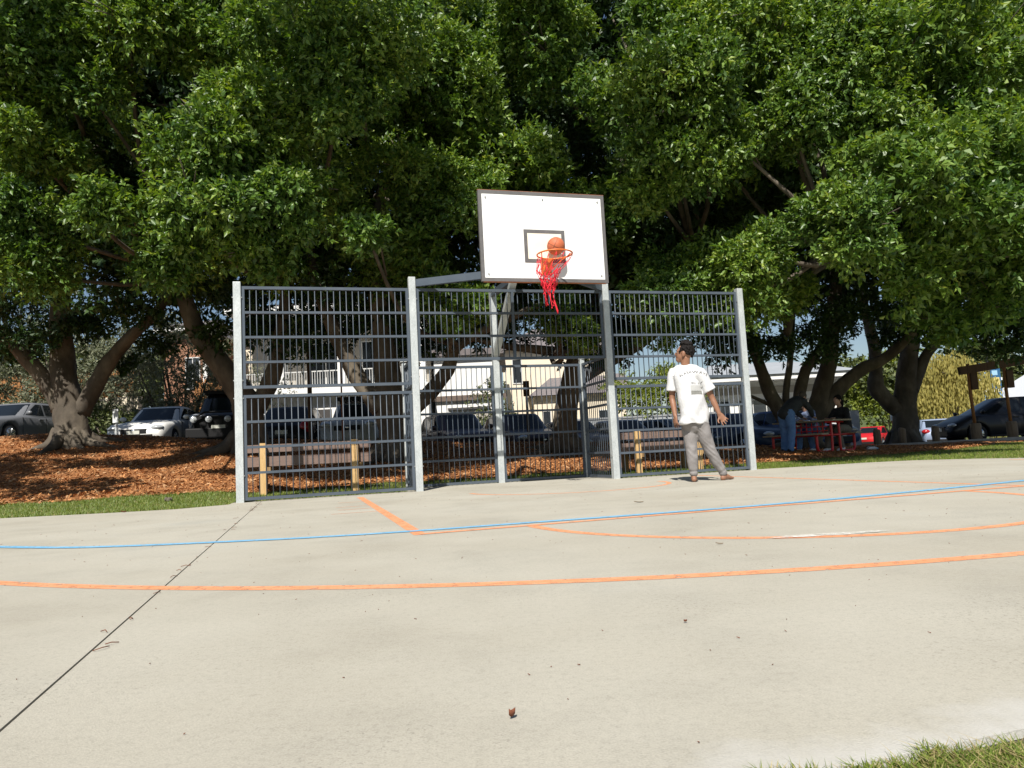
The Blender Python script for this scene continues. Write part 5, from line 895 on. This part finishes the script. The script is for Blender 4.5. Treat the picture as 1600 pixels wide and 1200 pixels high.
bn = thing('street_banner', 'pair of blue street banners with yellow and white panels on a thin pole', 'banner', (26.2,40.5,-.5))
part('pole', MB().cyl((26.28,40.5,-.5),(26.28,40.5,5.2), .06, 8), M['plastic'], bn)
for x0, x1 in ((25.75,26.2),(26.35,26.9)):
    f = part('banner', MB().box(x0,x1,40.45,40.49,1.9,4.05), M['bluesign'], bn); w = x1-x0
    for (u0,u1,v0,v1,m) in ((.1,.8,.86,.97,'signwhite'),(.15,.7,.68,.8,'lblue'),(.2,.85,.42,.62,'ysign'),(.15,.8,.24,.34,'signwhite'),(.1,.9,.04,.2,'lblue')):
        part('print', MB().box(x0+w*u0,x0+w*u1,40.444,40.449,1.9+2.15*v0,1.9+2.15*v1), M[m], f)
tn = thing('market_tent', 'white peaked tent roof at the far right picture edge', 'tent', (30.5,42,-.5))
part('canopy', MB().add([(27.6,40,1.6),(33.4,40,1.6),(33.4,45,1.6),(27.6,45,1.6),(30.5,42.5,3.9)], [(0,1,4),(1,2,4),(2,3,4),(3,0,4)]), M['tent'], tn)
part('valance', MB().box(27.6,33.4,39.97,39.995,1.3,1.598), M['tent'], tn)
for x in (27.7,33.3): part('pole', MB().cyl((x,40.1,-.5),(x,40.1,1.6), .05, 8), M['wframe'], tn)
up_ = thing('utility_pole', 'white pole with a crossarm beside the market tent', 'pole', (28.3,44,-.5)); part('pole', MB().cyl((28.3,44,-.5),(28.3,44,4.0), .12, 10), M['wframe'], up_); part('crossarm', MB().box(27.3,29.3,43.93,44.07,3.3,3.46), M['wframe'], up_)
def polesign(label, x, y, h, w, sh, m_pole, m_sign, r=.035, cat='sign'):
    z = float(Hland(x, y)); t = thing('pole_sign', label, cat, (x,y,z)); part('pole', MB().cyl((x,y,z-.1),(x,y,z+h), r, 10), M[m_pole], t)
    if sh: part('sign_plate', MB().rbox(x-w/2,x+w/2,y-r-.03,y-r-.005,z+h-sh,z+h,.008), M[m_sign], t)
polesign('brown pole with a small dark sign plate behind the goal recess', .38, 20.0, 1.75, .17, .42, 'rusttimber', 'rusttimber')
polesign('dark thick pole behind the left fence panel between two parked cars', -5.25, 19.0, 3.4, .2, 0, 'rusttimber', 'dark', .06, 'pole')
polesign('thin red-brown pole in front of the white four-wheel drive', -4.52, 19.4, 2.2, .16, 0, 'rust', 'dark', .022, 'pole')
polesign('small white sign on a short post left of the grey sedan', -11.35, 21.0, 1.25, .16, .4, 'signwhite', 'signwhite', .03)
polesign('yellow-topped post with a white plate beside the thick fig trunk', 15.9, 31.0, 1.75, .26, .55, 'orangetimber', 'signwhite', .05)

# ------------------------------------------------------------ picnic table
PT = Vector((7.12,17.7,float(Hland(7.12,17.7)))); pa = R(-55); pd = Vector((math.cos(pa), math.sin(pa), 0)); pn = Vector((-pd.y, pd.x, 0))
def Pp_(l, w, z): return PT + pd*l + pn*w + Vector((0,0,z))
tb = thing('picnic_table', 'red tubular steel picnic table with tan planks beneath the fig tree', 'picnic table', tuple(PT))
for k in range(5): w = -.32+.16*k; part('table_plank', MB().bar(Pp_(-.8,w,.735), Pp_(.8,w,.735), .15, .035), M['tan'], tb)
for sg in (-1, 1):
    for k in range(2): w = sg*(.62+.15*k); part('seat_plank', MB().bar(Pp_(-.78,w,.43), Pp_(.78,w,.43), .14, .035), M['tan'], tb)
for l in (-.55, .6):
    for sg in (-1, 1):
        pts = [(sg*.16,.715),(sg*.16,.3),(sg*.17,.08),(sg*.24,.02),(sg*.6,.02),(sg*.72,.05),(sg*.76,.15),(sg*.76,.41)]
        part('leg_loop', MB().tube([p for p, r in smoothpath([(*Pp_(l, w, z), .03) for w, z in pts], 4)], .03, 10), M['redpaint'], tb)
    part('cross_bar', MB().tube([Pp_(l,-.74,.40), Pp_(l,.74,.40)], .026, 8), M['redpaint'], tb); part('cross_bar', MB().tube([Pp_(l,-.38,.70), Pp_(l,.38,.70)], .026, 8), M['redpaint'], tb)
part('spine', MB().tube([Pp_(-.55,0,.40), Pp_(.6,0,.40)], .026, 8), M['redpaint'], tb)
for k in range(8): l = -.5+.14*k; part('under_bar', MB().tube([Pp_(l,-.3,.40), Pp_(l,-.3,.70)], .012, 6), M['redpaint'], tb)
for z in (.5,.6): part('under_bar', MB().tube([Pp_(-.6,-.3,z), Pp_(.6,-.3,z)], .012, 6), M['redpaint'], tb)

# ------------------------------------------------------------ people
def fuse(mb, name, m, voxel=.011, smooth_=6, disp=None):
    """melt overlapping closed shapes into one continuous skin"""
    me = mb.mesh(name); o = bpy.data.objects.new(name, me); link(o)
    r = o.modifiers.new('r', 'REMESH'); r.mode = 'VOXEL'; r.voxel_size = voxel
    s = o.modifiers.new('s', 'SMOOTH'); s.iterations = smooth_; s.factor = .5
    dg = bpy.context.evaluated_depsgraph_get(); nm = bpy.data.meshes.new_from_object(o.evaluated_get(dg)); bpy.data.objects.remove(o); bpy.data.meshes.remove(me)
    if disp:
        n = len(nm.vertices); co = np.empty(n*3, np.float32); no = np.empty(n*3, np.float32); nm.vertices.foreach_get('co', co); nm.vertices.foreach_get('normal', no)
        co = co.reshape(-1, 3); no = no.reshape(-1, 3); co += no*disp(co)[:, None]; nm.vertices.foreach_set('co', co.ravel())
    nm.polygons.foreach_set('use_smooth', np.ones(len(nm.polygons), bool)); nm.materials.clear(); nm.materials.append(m); nm.name = name; nm.update(); return nm
def V3(*a): return Vector(a)
def lerp(a, b, t): return a+(b-a)*t
def chain(mb, pts, radii, flat=None, n=14, sub=4, cut=''):
    """smooth tapering limb with rounded ends; radii r or (rx, ry)"""
    P = [Vector(p) for p in pts]; Rr = [r if isinstance(r, tuple) else (r, r) for r in radii]; pp = []; rr = []
    for i in range(len(P)-1):
        a, b, c, d = P[max(i-1,0)], P[i], P[i+1], P[min(i+2, len(P)-1)]
        for k in range(sub):
            t = k/sub; pp.append(.5*((2*b)+(c-a)*t+(2*a-5*b+4*c-d)*t*t+(3*b-3*c+d-a)*t**3)); u = t*t*(3-2*t); rr.append(tuple(Rr[i][q]*(1-u)+Rr[i+1][q]*u for q in (0,1)))
    pp.append(P[-1]); rr.append(Rr[-1])
    d0 = (pp[0]-pp[1]).normalized(); d1 = (pp[-1]-pp[-2]).normalized(); r0, r1 = min(rr[0]), min(rr[-1])
    pp = [pp[0]+d0*r0*.8, pp[0]+d0*r0*.5] + pp + [pp[-1]+d1*r1*.5, pp[-1]+d1*r1*.8]; rr = [tuple(v*.35 for v in rr[0]), tuple(v*.8 for v in rr[0])] + rr + [tuple(v*.8 for v in rr[-1]), tuple(v*.35 for v in rr[-1])]
    if 'a' in cut: pp, rr = pp[2:], rr[2:]
    if 'z' in cut: pp, rr = pp[:-2], rr[:-2]
    mb.tube(pp, rr, n, flat=flat); return mb
def hand(mb, wr, d, palm, side, curl=.5, s=1.0):
    """hand at wrist, d pointing to the fingers, palm = palm normal, side = towards the thumb"""
    d = d.normalized(); side = (side - d*side.dot(d)).normalized(); palm = (palm - d*palm.dot(d) - side*palm.dot(side)).normalized()
    k = wr + d*.085*s; chain(mb, [wr-d*.01, wr+d*.03*s, k], [(.026*s,.019*s),(.038*s,.017*s),(.04*s,.014*s)], flat=tuple(side), n=12)
    for i, (off, ln) in enumerate(((.031,.068),(.0105,.077),(-.010,.072),(-.030,.056))):
        b = k + side*off*1.1*s - d*.008*s; c1 = curl*(.6+.16*i); fd = (d+side*off*7).normalized(); e1 = b + (fd*math.cos(c1)+palm*math.sin(c1))*ln*.55*s; e2 = e1 + (fd*math.cos(c1*2.1)+palm*math.sin(c1*2.1))*ln*.5*s
        chain(mb, [b, e1, e2], [.0088*s,.008*s,.0066*s], n=8, sub=3)
    tb_ = wr + d*.03*s + side*.03*s; t1 = tb_ + (d*.6+side*.75+palm*.3).normalized()*.042*s; t2 = t1 + (d*.85+side*.2+palm*.35).normalized()*.032*s
    chain(mb, [tb_-side*.01*s, t1, t2], [.0135*s,.011*s,.0085*s], n=8, sub=3)
def foot(mb, an, d, s=1.0, z=0.0):
    d = Vector((d.x, d.y, 0)).normalized(); sd = Vector((-d.y, d.x, 0)); g = Vector((an.x, an.y, z))
    chain(mb, [an, an*.45+(g-d*.02)*.55, g-d*.035+V3(0,0,.03)], [.036*s,.034*s,.031*s], n=12)
    chain(mb, [g-d*.035+V3(0,0,.032), g+d*.05+V3(0,0,.042), g+d*.12+V3(0,0,.026), g+d*.165+V3(0,0,.018)], [(.031,.03),(.034,.036),(.043,.022),(.042,.015)], flat=tuple(sd), n=12)
    for i in range(5): b = g+d*(.158-.008*i)+sd*(.031-.0155*i)+V3(0,0,.016); chain(mb, [b, b+d*(.032-.004*i)+V3(0,0,-.003)], [.0105-.001*i,.009-.001*i], n=8, sub=2)
def head(mb, c, f, s=1.0, up=(0,0,1)):
    """skull, jaw, nose, ears, neck is separate; f = facing"""
    f = f.normalized(); up = Vector(up); up = (up - f*up.dot(f)).normalized(); sd = up.cross(f)
    P = lambda x, y, z: c + f*x*s + sd*y*s + up*z*s
    def ell(x, y, z, rx, ry, rz):
        k = len(mb.v); mb.sphere((0,0,0), (rx*s, ry*s, rz*s), 16, 12); mb.v[k:] = [tuple(P(x+v[0]/s, y+v[1]/s, z+v[2]/s)) for v in mb.v[k:]]
    ell(-.012,0,.03,.098,.076,.092); ell(.03,0,-.02,.066,.062,.085); ell(.052,0,-.075,.042,.045,.036); ell(.062,0,.028,.032,.058,.03)
    chain(mb, [P(.088,0,.02), P(.108,0,-.012), P(.094,0,-.024)], [.008*s,.013*s,.011*s], n=8, sub=2)
    ell(.085,0,-.052,.014,.024,.007); ell(.083,0,-.064,.014,.021,.007)
    for q in (-1, 1): ell(-.012,q*.079,-.008,.022,.008,.033); ell(.06,q*.034,.004,.026,.022,.016)
    return P
def eyes(P, s, parent):
    for q in (-1, 1):
        e = P(.077, q*.031, .008); part('eye', MB().sphere(e, .0115*s, 8, 6), M['signwhite'], parent); 
        part('iris', MB().sphere(P(.0865, q*.0315, .008), .005*s, 8, 6), M['hair'], parent)
def wrinkle(k, amp, seed=0.0):
    def f(co):
        x, y, z = co[:, 0]*k+seed, co[:, 1]*k, co[:, 2]*k
        return amp*(np.sin(2.1*z+1.3*np.sin(1.7*x+y)+seed)*.6+np.sin(3.7*z-2.2*x+1.9*np.sin(1.1*z))*.5+.4*np.sin(5.3*x+4.1*z+2*y))
    return f
# ---- the player in white
J = {k: Vector(v) for k, v in MANJ.items()}
man = thing('person', 'barefoot person in white printed T-shirt and grey joggers watching the ball', 'person', (2.36,9.2,0))
bf_ = V3(-.42,.9,0).normalized(); bs = V3(-bf_.y, bf_.x, 0)        # body facing, its left
hf = V3(-.86,.46,.18).normalized()
B = MB()
hc = J['head'] + V3(.0,0,.0); HP = head(B, hc, hf, 1.04, (.05,-.05,1))
chain(B, [J['chest']+V3(0,0,.09), J['neck']+V3(0,0,.0), hc+V3(.012,-.015,-.05)], [.066,.056,.054])
chain(B, [J['hip'], J['waist'], J['chest'], J['chest']+V3(0,0,.08)], [(.15,.1),(.135,.09),(.16,.105),(.13,.085)], flat=tuple(bs))
for sd_, s_ in (('L', 1), ('R', -1)):
    chain(B, [J['sh'+sd_], lerp(J['sh'+sd_], J['el'+sd_], .5), J['el'+sd_], lerp(J['el'+sd_], J['wr'+sd_], .35), J['wr'+sd_]], [.052,.046,.037,.038,.026])
    chain(B, [J['hip'+sd_], lerp(J['hip'+sd_], J['kn'+sd_], .4), J['kn'+sd_], lerp(J['kn'+sd_], J['an'+sd_], .35), J['an'+sd_]], [.085,.075,.052,.05,.034])
hand(B, J['wrL'], V3(-.02,-.05,-1), V3(.7,.5,0), V3(-.3,.8,0), .45, 1.05)
hand(B, J['wrR'], V3(.5,-.15,-.8), V3(-.2,-.9,-.1), V3(-.6,.1,-.5), .6, 1.05)
foot(B, J['anL'], V3(.25,.95,0), 1.0); foot(B, J['anR'], V3(.75,.66,0), 1.0)
body = part('body', fuse(B, 'body', M['skin'], .0066, 2), None, man, local=True); body.location = -man.location
eyes(HP, 1.04, body)
# hair cap: curly, shorter at the sides
Hh = MB(); rh = random.Random(4)
for k in range(190):
    a = rh.uniform(0, 6.283); e = rh.uniform(-.55, 1.0); d = V3(math.cos(a)*math.sqrt(1-e*e) if abs(e) < 1 else 0, math.sin(a)*math.sqrt(1-e*e) if abs(e) < 1 else 0, e)
    if d.x > .55 - .3*max(0, d.z) and d.z < .72: continue
    if d.z < -.1 and d.x > -.15: continue
    top_ = .016+.024*max(0, d.z+.1); r_ = rh.uniform(.010,.017)+.006*max(0, d.z); q = HP(-.014+d.x*(.095+top_*.4), d.y*(.074+top_*.35), .03+d.z*(.088+top_)); Hh.sphere(q, r_, 7, 5)
Hh_c = HP(-.022,0,.045); k0 = len(Hh.v); Hh.sphere((0,0,0), (.098,.08,.09), 16, 10); Hh.v[k0:] = [tuple(HP(-.026+v[0], v[1], .044+v[2])) for v in Hh.v[k0:]]
hair = part('hair', fuse(Hh, 'hair', M['hair'], .006, 1), None, body, local=True)
part('eyebrow', MB().tube([HP(.088,.046,.03), HP(.095,.03,.036), HP(.096,.014,.032)], .0045, 6), M['hair'], body)
part('eyebrow', MB().tube([HP(.088,-.046,.03), HP(.095,-.03,.036), HP(.096,-.014,.032)], .0045, 6), M['hair'], body)
# T-shirt
T_ = MB(); nk = J['chest']+V3(0,0,.115)
hem = J['hip']+V3(.0,0,.0)
chain(T_, [hem+V3(0,0,-.035), J['waist']+V3(.005,0,-.03), lerp(J['waist'], J['chest'], .5), J['chest'], J['chest']+V3(-.002,0,.06)], [(.208,.15),(.192,.137),(.188,.13),(.19,.128),(.165,.11)], flat=tuple(bs), n=24, cut='a')
chain(T_, [lerp(J['shL'], J['chest'], .35)+V3(0,0,.055), J['chest']+V3(0,0,.105), lerp(J['shR'], J['chest'], .35)+V3(0,0,.06)], [(.07,.075),(.085,.07),(.07,.075)], n=16)
chain(T_, [lerp(J['shL'], J['chest'], .5), J['shL']+V3(.012,0,.012), lerp(J['shL'], J['elL'], .45), lerp(J['shL'], J['elL'], .72)], [.085,.083,.078,.082], n=16, cut='z')
chain(T_, [lerp(J['shR'], J['chest'], .5), J['shR']+V3(-.01,0,.012), lerp(J['shR'], J['elR'], .45)+V3(.008,0,.0), lerp(J['shR'], J['elR'], .72)+V3(.012,0,0)], [.085,.085,.08,.088], n=16, cut='z')
def teefold(co):
    x, y, z = co[:, 0], co[:, 1], co[:, 2]
    f = .0075*np.sin(34*(x*.8-z*.9)+2.0*np.sin(7*z))*np.clip((1.18-z)/.25, 0, 1) + .007*np.sin(40*x+5*np.sin(8*z)+14*y)*np.clip((.95-z)/.2, 0, 1)
    return f
shirt = part('t_shirt', fuse(T_, 't_shirt', M['tee'], .008, 4, teefold), None, man, local=True); shirt.location = -man.location
# print on the back, laid on the cloth
bm_ = bmesh.new(); bm_.from_mesh(shirt.data); bvh = BVHTree.FromBMesh(bm_); bm_.free()
back = -bf_; pr_r = V3(1,0,0) - back*back.x; pr_r.normalize()
pr_c = V3(J['chest'].x-.02, J['chest'].y, 1.22)
def onshirt(u, v, lift=.006):
    o = pr_c + pr_r*u + V3(0,0,v) + back*.6; h = bvh.ray_cast(o, -back)
    return (h[0]+back*lift) if h[0] is not None else None
def letters(txt, size, r_arc, z0, nm, u0=0.0):
    cu = bpy.data.curves.new('txt', 'FONT'); cu.body = txt; cu.size = size; cu.align_x = 'CENTER'; o = bpy.data.objects.new('txt', cu); link(o); cu.space_character = 1.35
    me = bpy.data.meshes.new_from_object(o.evaluated_get(bpy.context.evaluated_depsgraph_get())); bpy.data.objects.remove(o)
    mb = MB(); ok = []
    for v in me.vertices:
        a = v.co.x/r_arc; q = onshirt(u0+math.sin(a)*(r_arc+v.co.y), z0+math.cos(a)*(r_arc+v.co.y)-r_arc); ok.append(q)
    fs = [tuple(p.vertices) for p in me.polygons if all(ok[i] is not None for i in p.vertices)]
    mb.add([tuple(q) if q is not None else (0,0,1) for q in ok], fs); m2 = mb.mesh(nm); m2.materials.append(M['ink']); part(nm, m2, None, shirt, local=True); bpy.data.meshes.remove(me)
letters('WASHWAVE', .046, .24, .125, 'lettering'); letters('We  of', .036, 9.0, -.012, 'lettering', .03)
for nm, v0, v1, m in (('printed_picture', -.14, -.10, 'photoink'), ('printed_picture', -.0995, -.03, 'photosky')):
    rows = [[onshirt(-.05+.16*i/8, v0+(v1-v0)*j/5+(.006*math.sin(i*1.9) if (j == 5 and m == 'photoink') else 0), .005) for i in range(9)] for j in range(6)]
    if all(q is not None for r_ in rows for q in r_): part(nm, MB().grid([[tuple(q) for q in r_] for r_ in rows]), M[m], shirt, local=True)
# joggers
Tr = MB()
chain(Tr, [J['hip']+V3(0,0,.06), J['hip'], lerp(J['hipL'], J['hipR'], .5)+V3(0,0,-.02)], [(.165,.12),(.17,.125),(.15,.115)], flat=tuple(bs), n=20)
for sd_ in 'LR':
    h_, k_, a_ = J['hip'+sd_], J['kn'+sd_], J['an'+sd_]
    chain(Tr, [h_+V3(0,0,.03), lerp(h_, k_, .35), lerp(h_, k_, .8), k_, lerp(k_, a_, .35), lerp(k_, a_, .72), lerp(k_, a_, .86), lerp(k_, a_, .99)], [.103,.094,.077,.073,.07,.058,.046,.044], n=18)
def legfold(co):
    x, y, z = co[:, 0], co[:, 1], co[:, 2]; kz = np.exp(-((z-.36)/.12)**2) + .8*np.exp(-((z-.14)/.07)**2) + .5*np.exp(-((z-.66)/.08)**2)
    return .0045*np.sin(62*z+34*x+4*np.sin(19*x+11*z)+3*np.sin(41*y))*kz*(.5+.5*np.sin(27*x+13*z)) + .003*np.sin(17*z-40*x+2*np.sin(9*z))
jog = part('joggers', fuse(Tr, 'joggers', M['trouser'], .009, 5, legfold), None, man, local=True); jog.location = -man.location
for sd_ in 'LR':
    k_, a_ = J['kn'+sd_], J['an'+sd_]; part('cuff', MB().tube([lerp(k_, a_, .86), lerp(k_, a_, .9), lerp(k_, a_, 1.0), lerp(k_, a_, 1.02)], [.047,.051,.048,.04], 18), M['trouser'], man)

# ---- the three people at the table
def sitter(label, loc, face, topm, legm, hairm, skin='paleskin', lean=.25, seat=.45, longhair=False, arms=(.42,.74), shoe='signwhite'):
    t = thing('person', label, 'person', tuple(loc)); o = Vector(loc); f = Vector((*face, 0)).normalized(); s = V3(-f.y, f.x, 0); U = V3(0,0,1)
    P = lambda x, y, z: o + f*x + s*y + U*z
    hip = P(0,0,seat+.1); ch = P(lean*.75,0,seat+.46); nk = P(lean,0,seat+.6); hd = P(lean+.06,0,seat+.76); B = MB()
    HPp = head(B, hd, (f+V3(0,0,-.25)), 1.0); chain(B, [ch, nk, hd-U*.05], [.08,.055,.052]); chain(B, [hip, lerp(hip, ch, .5), ch+U*.06], [(.14,.1),(.13,.1),(.14,.09)], flat=tuple(s))
    Tm, Lm = MB(), MB(); chain(Tm, [hip-U*.02, lerp(hip, ch, .5)-f*.03, ch, ch+U*.09], [(.19,.15),(.18,.145),(.2,.135),(.12,.1)], flat=tuple(s), n=18)
    Sh = MB()
    for q in (-1, 1):
        sh = ch+s*q*.17+U*.06; el = P(lean+.12,q*.24,seat+.26); wr = P(lean+arms[0]-.06,q*.1,arms[1]+.05); chain(B, [sh, el, wr], [.045,.037,.025]); hand(B, wr, f+s*(-q)*.3, -U, s*(-q), .3)
        chain(Tm, [sh-s*q*.03, lerp(sh, el, .5), el, lerp(el, wr, .85)], [.085,.07,.06,.048])
        kn = P(.44,q*.12,seat+.08); an = P(.42-.1*q,q*.12,.09); chain(B, [hip+s*q*.08, kn, an], [.08,.055,.036]); chain(Lm, [hip+s*q*.08-U*.02, lerp(hip+s*q*.08, kn, .5), kn, lerp(kn, an, .5), an+U*.03], [.11,.1,.08,.075,.065])
        chain(Sh, [an-f*.05-U*.03, an+f*.07-U*.04, an+f*.17-U*.06], [(.042,.045),(.045,.04),(.04,.025)], flat=tuple(s))
    bo = part('body', fuse(B, 'body', M[skin], .013, 3), None, t, local=True); bo.location = -t.location
    for nm, mb, m in (('top', Tm, topm), ('trousers', Lm, legm), ('shoes', Sh, M[shoe])): x = part(nm, fuse(mb, nm, m, .015, 4, wrinkle(16, .004)), None, t, local=True); x.location = -t.location
    H_ = MB(); k0 = len(H_.v); H_.sphere((0,0,0), (.105,.088,.1), 16, 10); H_.v[k0:] = [tuple(HPp(-.028+v[0], v[1], .042+v[2])) for v in H_.v[k0:]]
    if longhair: chain(H_, [HPp(-.07,0,.03), HPp(-.1,0,-.06), HPp(-.1,0,-.15)], [.07,.07,.05])
    part('hair', fuse(H_, 'hair', M[hairm], .01, 2, wrinkle(60, .004)), None, bo, local=True); eyes(HPp, 1.0, bo); return t
stripe = nmat('blue_striped_cotton', [(.05,.10,.30),(.30,.36,.5)], 9, .9, 0, 2, stretch=(.3,.3,9), pos=(.42,.55))
zt_ = PT.z
sitter('person in black top with tied hair seated at the right end of the table', tuple(Pp_(.42,.70,0)), (-.86,-.5), M['blacktop'], M['khaki'], 'hair', longhair=True, lean=.12)
sitter('person in blue striped shirt hunched over the far side of the table', tuple(Pp_(-.42,.70,0)), (-.75,-.65), stripe, M['jeans'], 'ghair', lean=.34)
# leaning person in jeans
o = V3(6.28,17.0,float(Hland(6.28,17.0))); st = thing('person', 'person in blue jeans and charcoal jacket leaning over the table', 'person', tuple(o)); f = V3(.80,.45,0).normalized(); s = V3(-f.y, f.x, 0); U = V3(0,0,1)
P = lambda x, y, z: o + f*x + s*y + U*z
hip = P(0,0,.88); ch = P(.40,0,1.16); nk = P(.52,0,1.20); hd = P(.60,0,1.24); B, Tm, Lm, Sh = MB(), MB(), MB(), MB()
HPp = head(B, hd+U*.02, f+V3(0,0,-.9), 1.0, (.6,.3,1)); chain(B, [ch, nk, hd], [.085,.056,.055]); chain(B, [hip, lerp(hip, ch, .5), ch], [(.15,.11),(.14,.11),(.15,.1)], flat=tuple(s))
chain(Tm, [hip+U*.0-f*.02, lerp(hip, ch, .5)+U*.03, ch, nk-f*.03], [(.2,.16),(.2,.165),(.21,.15),(.12,.1)], flat=tuple(s), n=18)
for q in (-1, 1):
    sh = ch+s*q*.18; el = P(.56,q*.22,.96); wr = P(.72,q*.14,.80); chain(B, [sh, el, wr], [.046,.038,.026]); hand(B, wr, f-U*.3, -U, s*(-q), .3); chain(Tm, [sh, lerp(sh, el, .5), el, lerp(el, wr, .85)], [.09,.075,.062,.05])
    h_ = hip+s*q*.09; kn = P(.02+.03*q,q*.13,.48); an = P(-.05+.06*q,q*.14,.08); chain(B, [h_, kn, an], [.085,.056,.038]); chain(Lm, [h_+U*.03, lerp(h_, kn, .5), kn, lerp(kn, an, .5), an+U*.0], [.125,.11,.088,.08,.078])
    chain(Sh, [an-f*.06-U*.03, an+f*.08-U*.04, an+f*.18-U*.055], [(.045,.045),(.048,.04),(.042,.026)], flat=tuple(s))
bo = part('body', fuse(B, 'body', M['paleskin'], .013, 3), None, st, local=True); bo.location = -st.location
for nm, mb, m in (('jacket', Tm, M['jacket']), ('jeans', Lm, M['jeans']), ('shoes', Sh, M['plastic'])): x = part(nm, fuse(mb, nm, m, .015, 4, wrinkle(16, .004)), None, st, local=True); x.location = -st.location
H_ = MB(); H_.sphere((0,0,0), (.105,.088,.1), 16, 10); H_.v = [tuple(HPp(-.028+v[0], v[1], .042+v[2])) for v in H_.v]; part('hair', fuse(H_, 'hair', M['ghair'], .01, 2, wrinkle(60, .004)), None, bo, local=True)

# ------------------------------------------------------------ small litter
def litterleaf(label, x, y, z, L, W, rz, m, curl=.3):
    rows = []
    for i in range(7):
        t = i/6; w = W*math.sin(math.pi*min(.97, max(.04, t)))*.5; rows.append([((t-.5)*L, k*w, .004+curl*L*(abs(k)*.35*W/L*2+(t-.5)**2)) for k in (-1,-.5,0,.5,1)])
    me = MB().grid(rows).mesh('fallen_leaf'); me.materials.append(M[m]); o = bpy.data.objects.new('fallen_leaf', me); o.location = (x,y,z); o.rotation_euler = (0,.1,rz); link(o); s_ = o.modifiers.new('t', 'SOLIDIFY'); s_.thickness = .001
    tag(o, label, 'leaf')
litterleaf('dark curled dry leaf alone on the concrete at the bottom centre', -.031, 1.375, 0, .016, .012, .8, 'dryleaf', 1.2)
litterleaf('tiny reddish leaf on the concrete right of centre', .43, 2.02, 0, .010, .008, .3, 'dryleaf', .8)
litterleaf('thin dry leaf on the concrete inside the painted circle', 1.02, 6.3, 0, .10, .03, .5, 'brownleaf', .2)
litterleaf('dry leaf beside the painted circle line', .93, 3.5, 0, .035, .012, -.2, 'brownleaf', .3)
litterleaf('dry leaf lying at the left concrete edge', -4.7, 8.85, 0, .06, .03, .4, 'dryleaf', .6)
rk = random.Random(9); twd = []
for k in range(60):
    a = Fp(.262+rk.gauss(0,.02), -rk.uniform(.2, 8.2), .004); l = rk.uniform(.01,.05); an = rk.uniform(0, 6.28); twd.append((a, l, an))
tw = MB()
for a, l, an in twd:
    if rk.random() < .5 or -2.2 < toF(a)[1] < -1.2: tw.tube([a, a+V3(math.cos(an)*l*.5, math.sin(an)*l*.5, .004), a+V3(math.cos(an+.4)*l, math.sin(an+.4)*l, .0)], .0014, 4)
o = part('twig_litter', tw, M['dryleaf'], None); o['kind'] = 'stuff'; tag(o, 'tiny twigs and leaf litter caught along the concrete joint', 'litter')
sp = MB()
for k in range(800):
    x = rk.uniform(-4, 6); y = rk.uniform(1.2, 11); 
    if inpoly(np.array([x]), np.array([y]), OUT)[0] : l = rk.uniform(.002,.008)*(1 if y < 4 else 1.7); an = rk.uniform(0, 6.28); sp.tube([(x,y,.002),(x+math.cos(an)*l,y+math.sin(an)*l,.004)], [.0012,.0008], 4)
o = part('grit', sp, M['dryleaf'], None); o['kind'] = 'stuff'; tag(o, 'scattered grit and specks of bark on the concrete', 'litter')
cl = MB(); rk2 = random.Random(3)
for k in range(7): cl.sphere((-4.82+rk2.uniform(-.05,.05), 10.25+rk2.uniform(-.03,.03), float(Hland(-4.82,10.25))+.02+rk2.uniform(0,.02)), rk2.uniform(.02,.035), 8, 6)
solo('dirt_clod', cl, M['dirt'], 'small dark clod on the grass strip left of the fence', 'clod', (-4.82,10.25,float(Hland(-4.82,10.25))))
bt = thing('drink_bottle', 'crushed clear plastic litter on the mulch right of the picnic table', 'litter', (8.4,17.4,float(Hland(8.4,17.4)))); part('shell', MB().tube([(8.25,17.4,bt.location.z+.07),(8.3,17.4,bt.location.z+.08),(8.45,17.42,bt.location.z+.08),(8.5,17.43,bt.location.z+.07)], [.03,.05,.045,.015], 10), M['lamp'], bt)
part('cap', MB().cyl((8.5,17.43,bt.location.z+.07),(8.53,17.43,bt.location.z+.07), .017, 8), M['lblue'], bt)
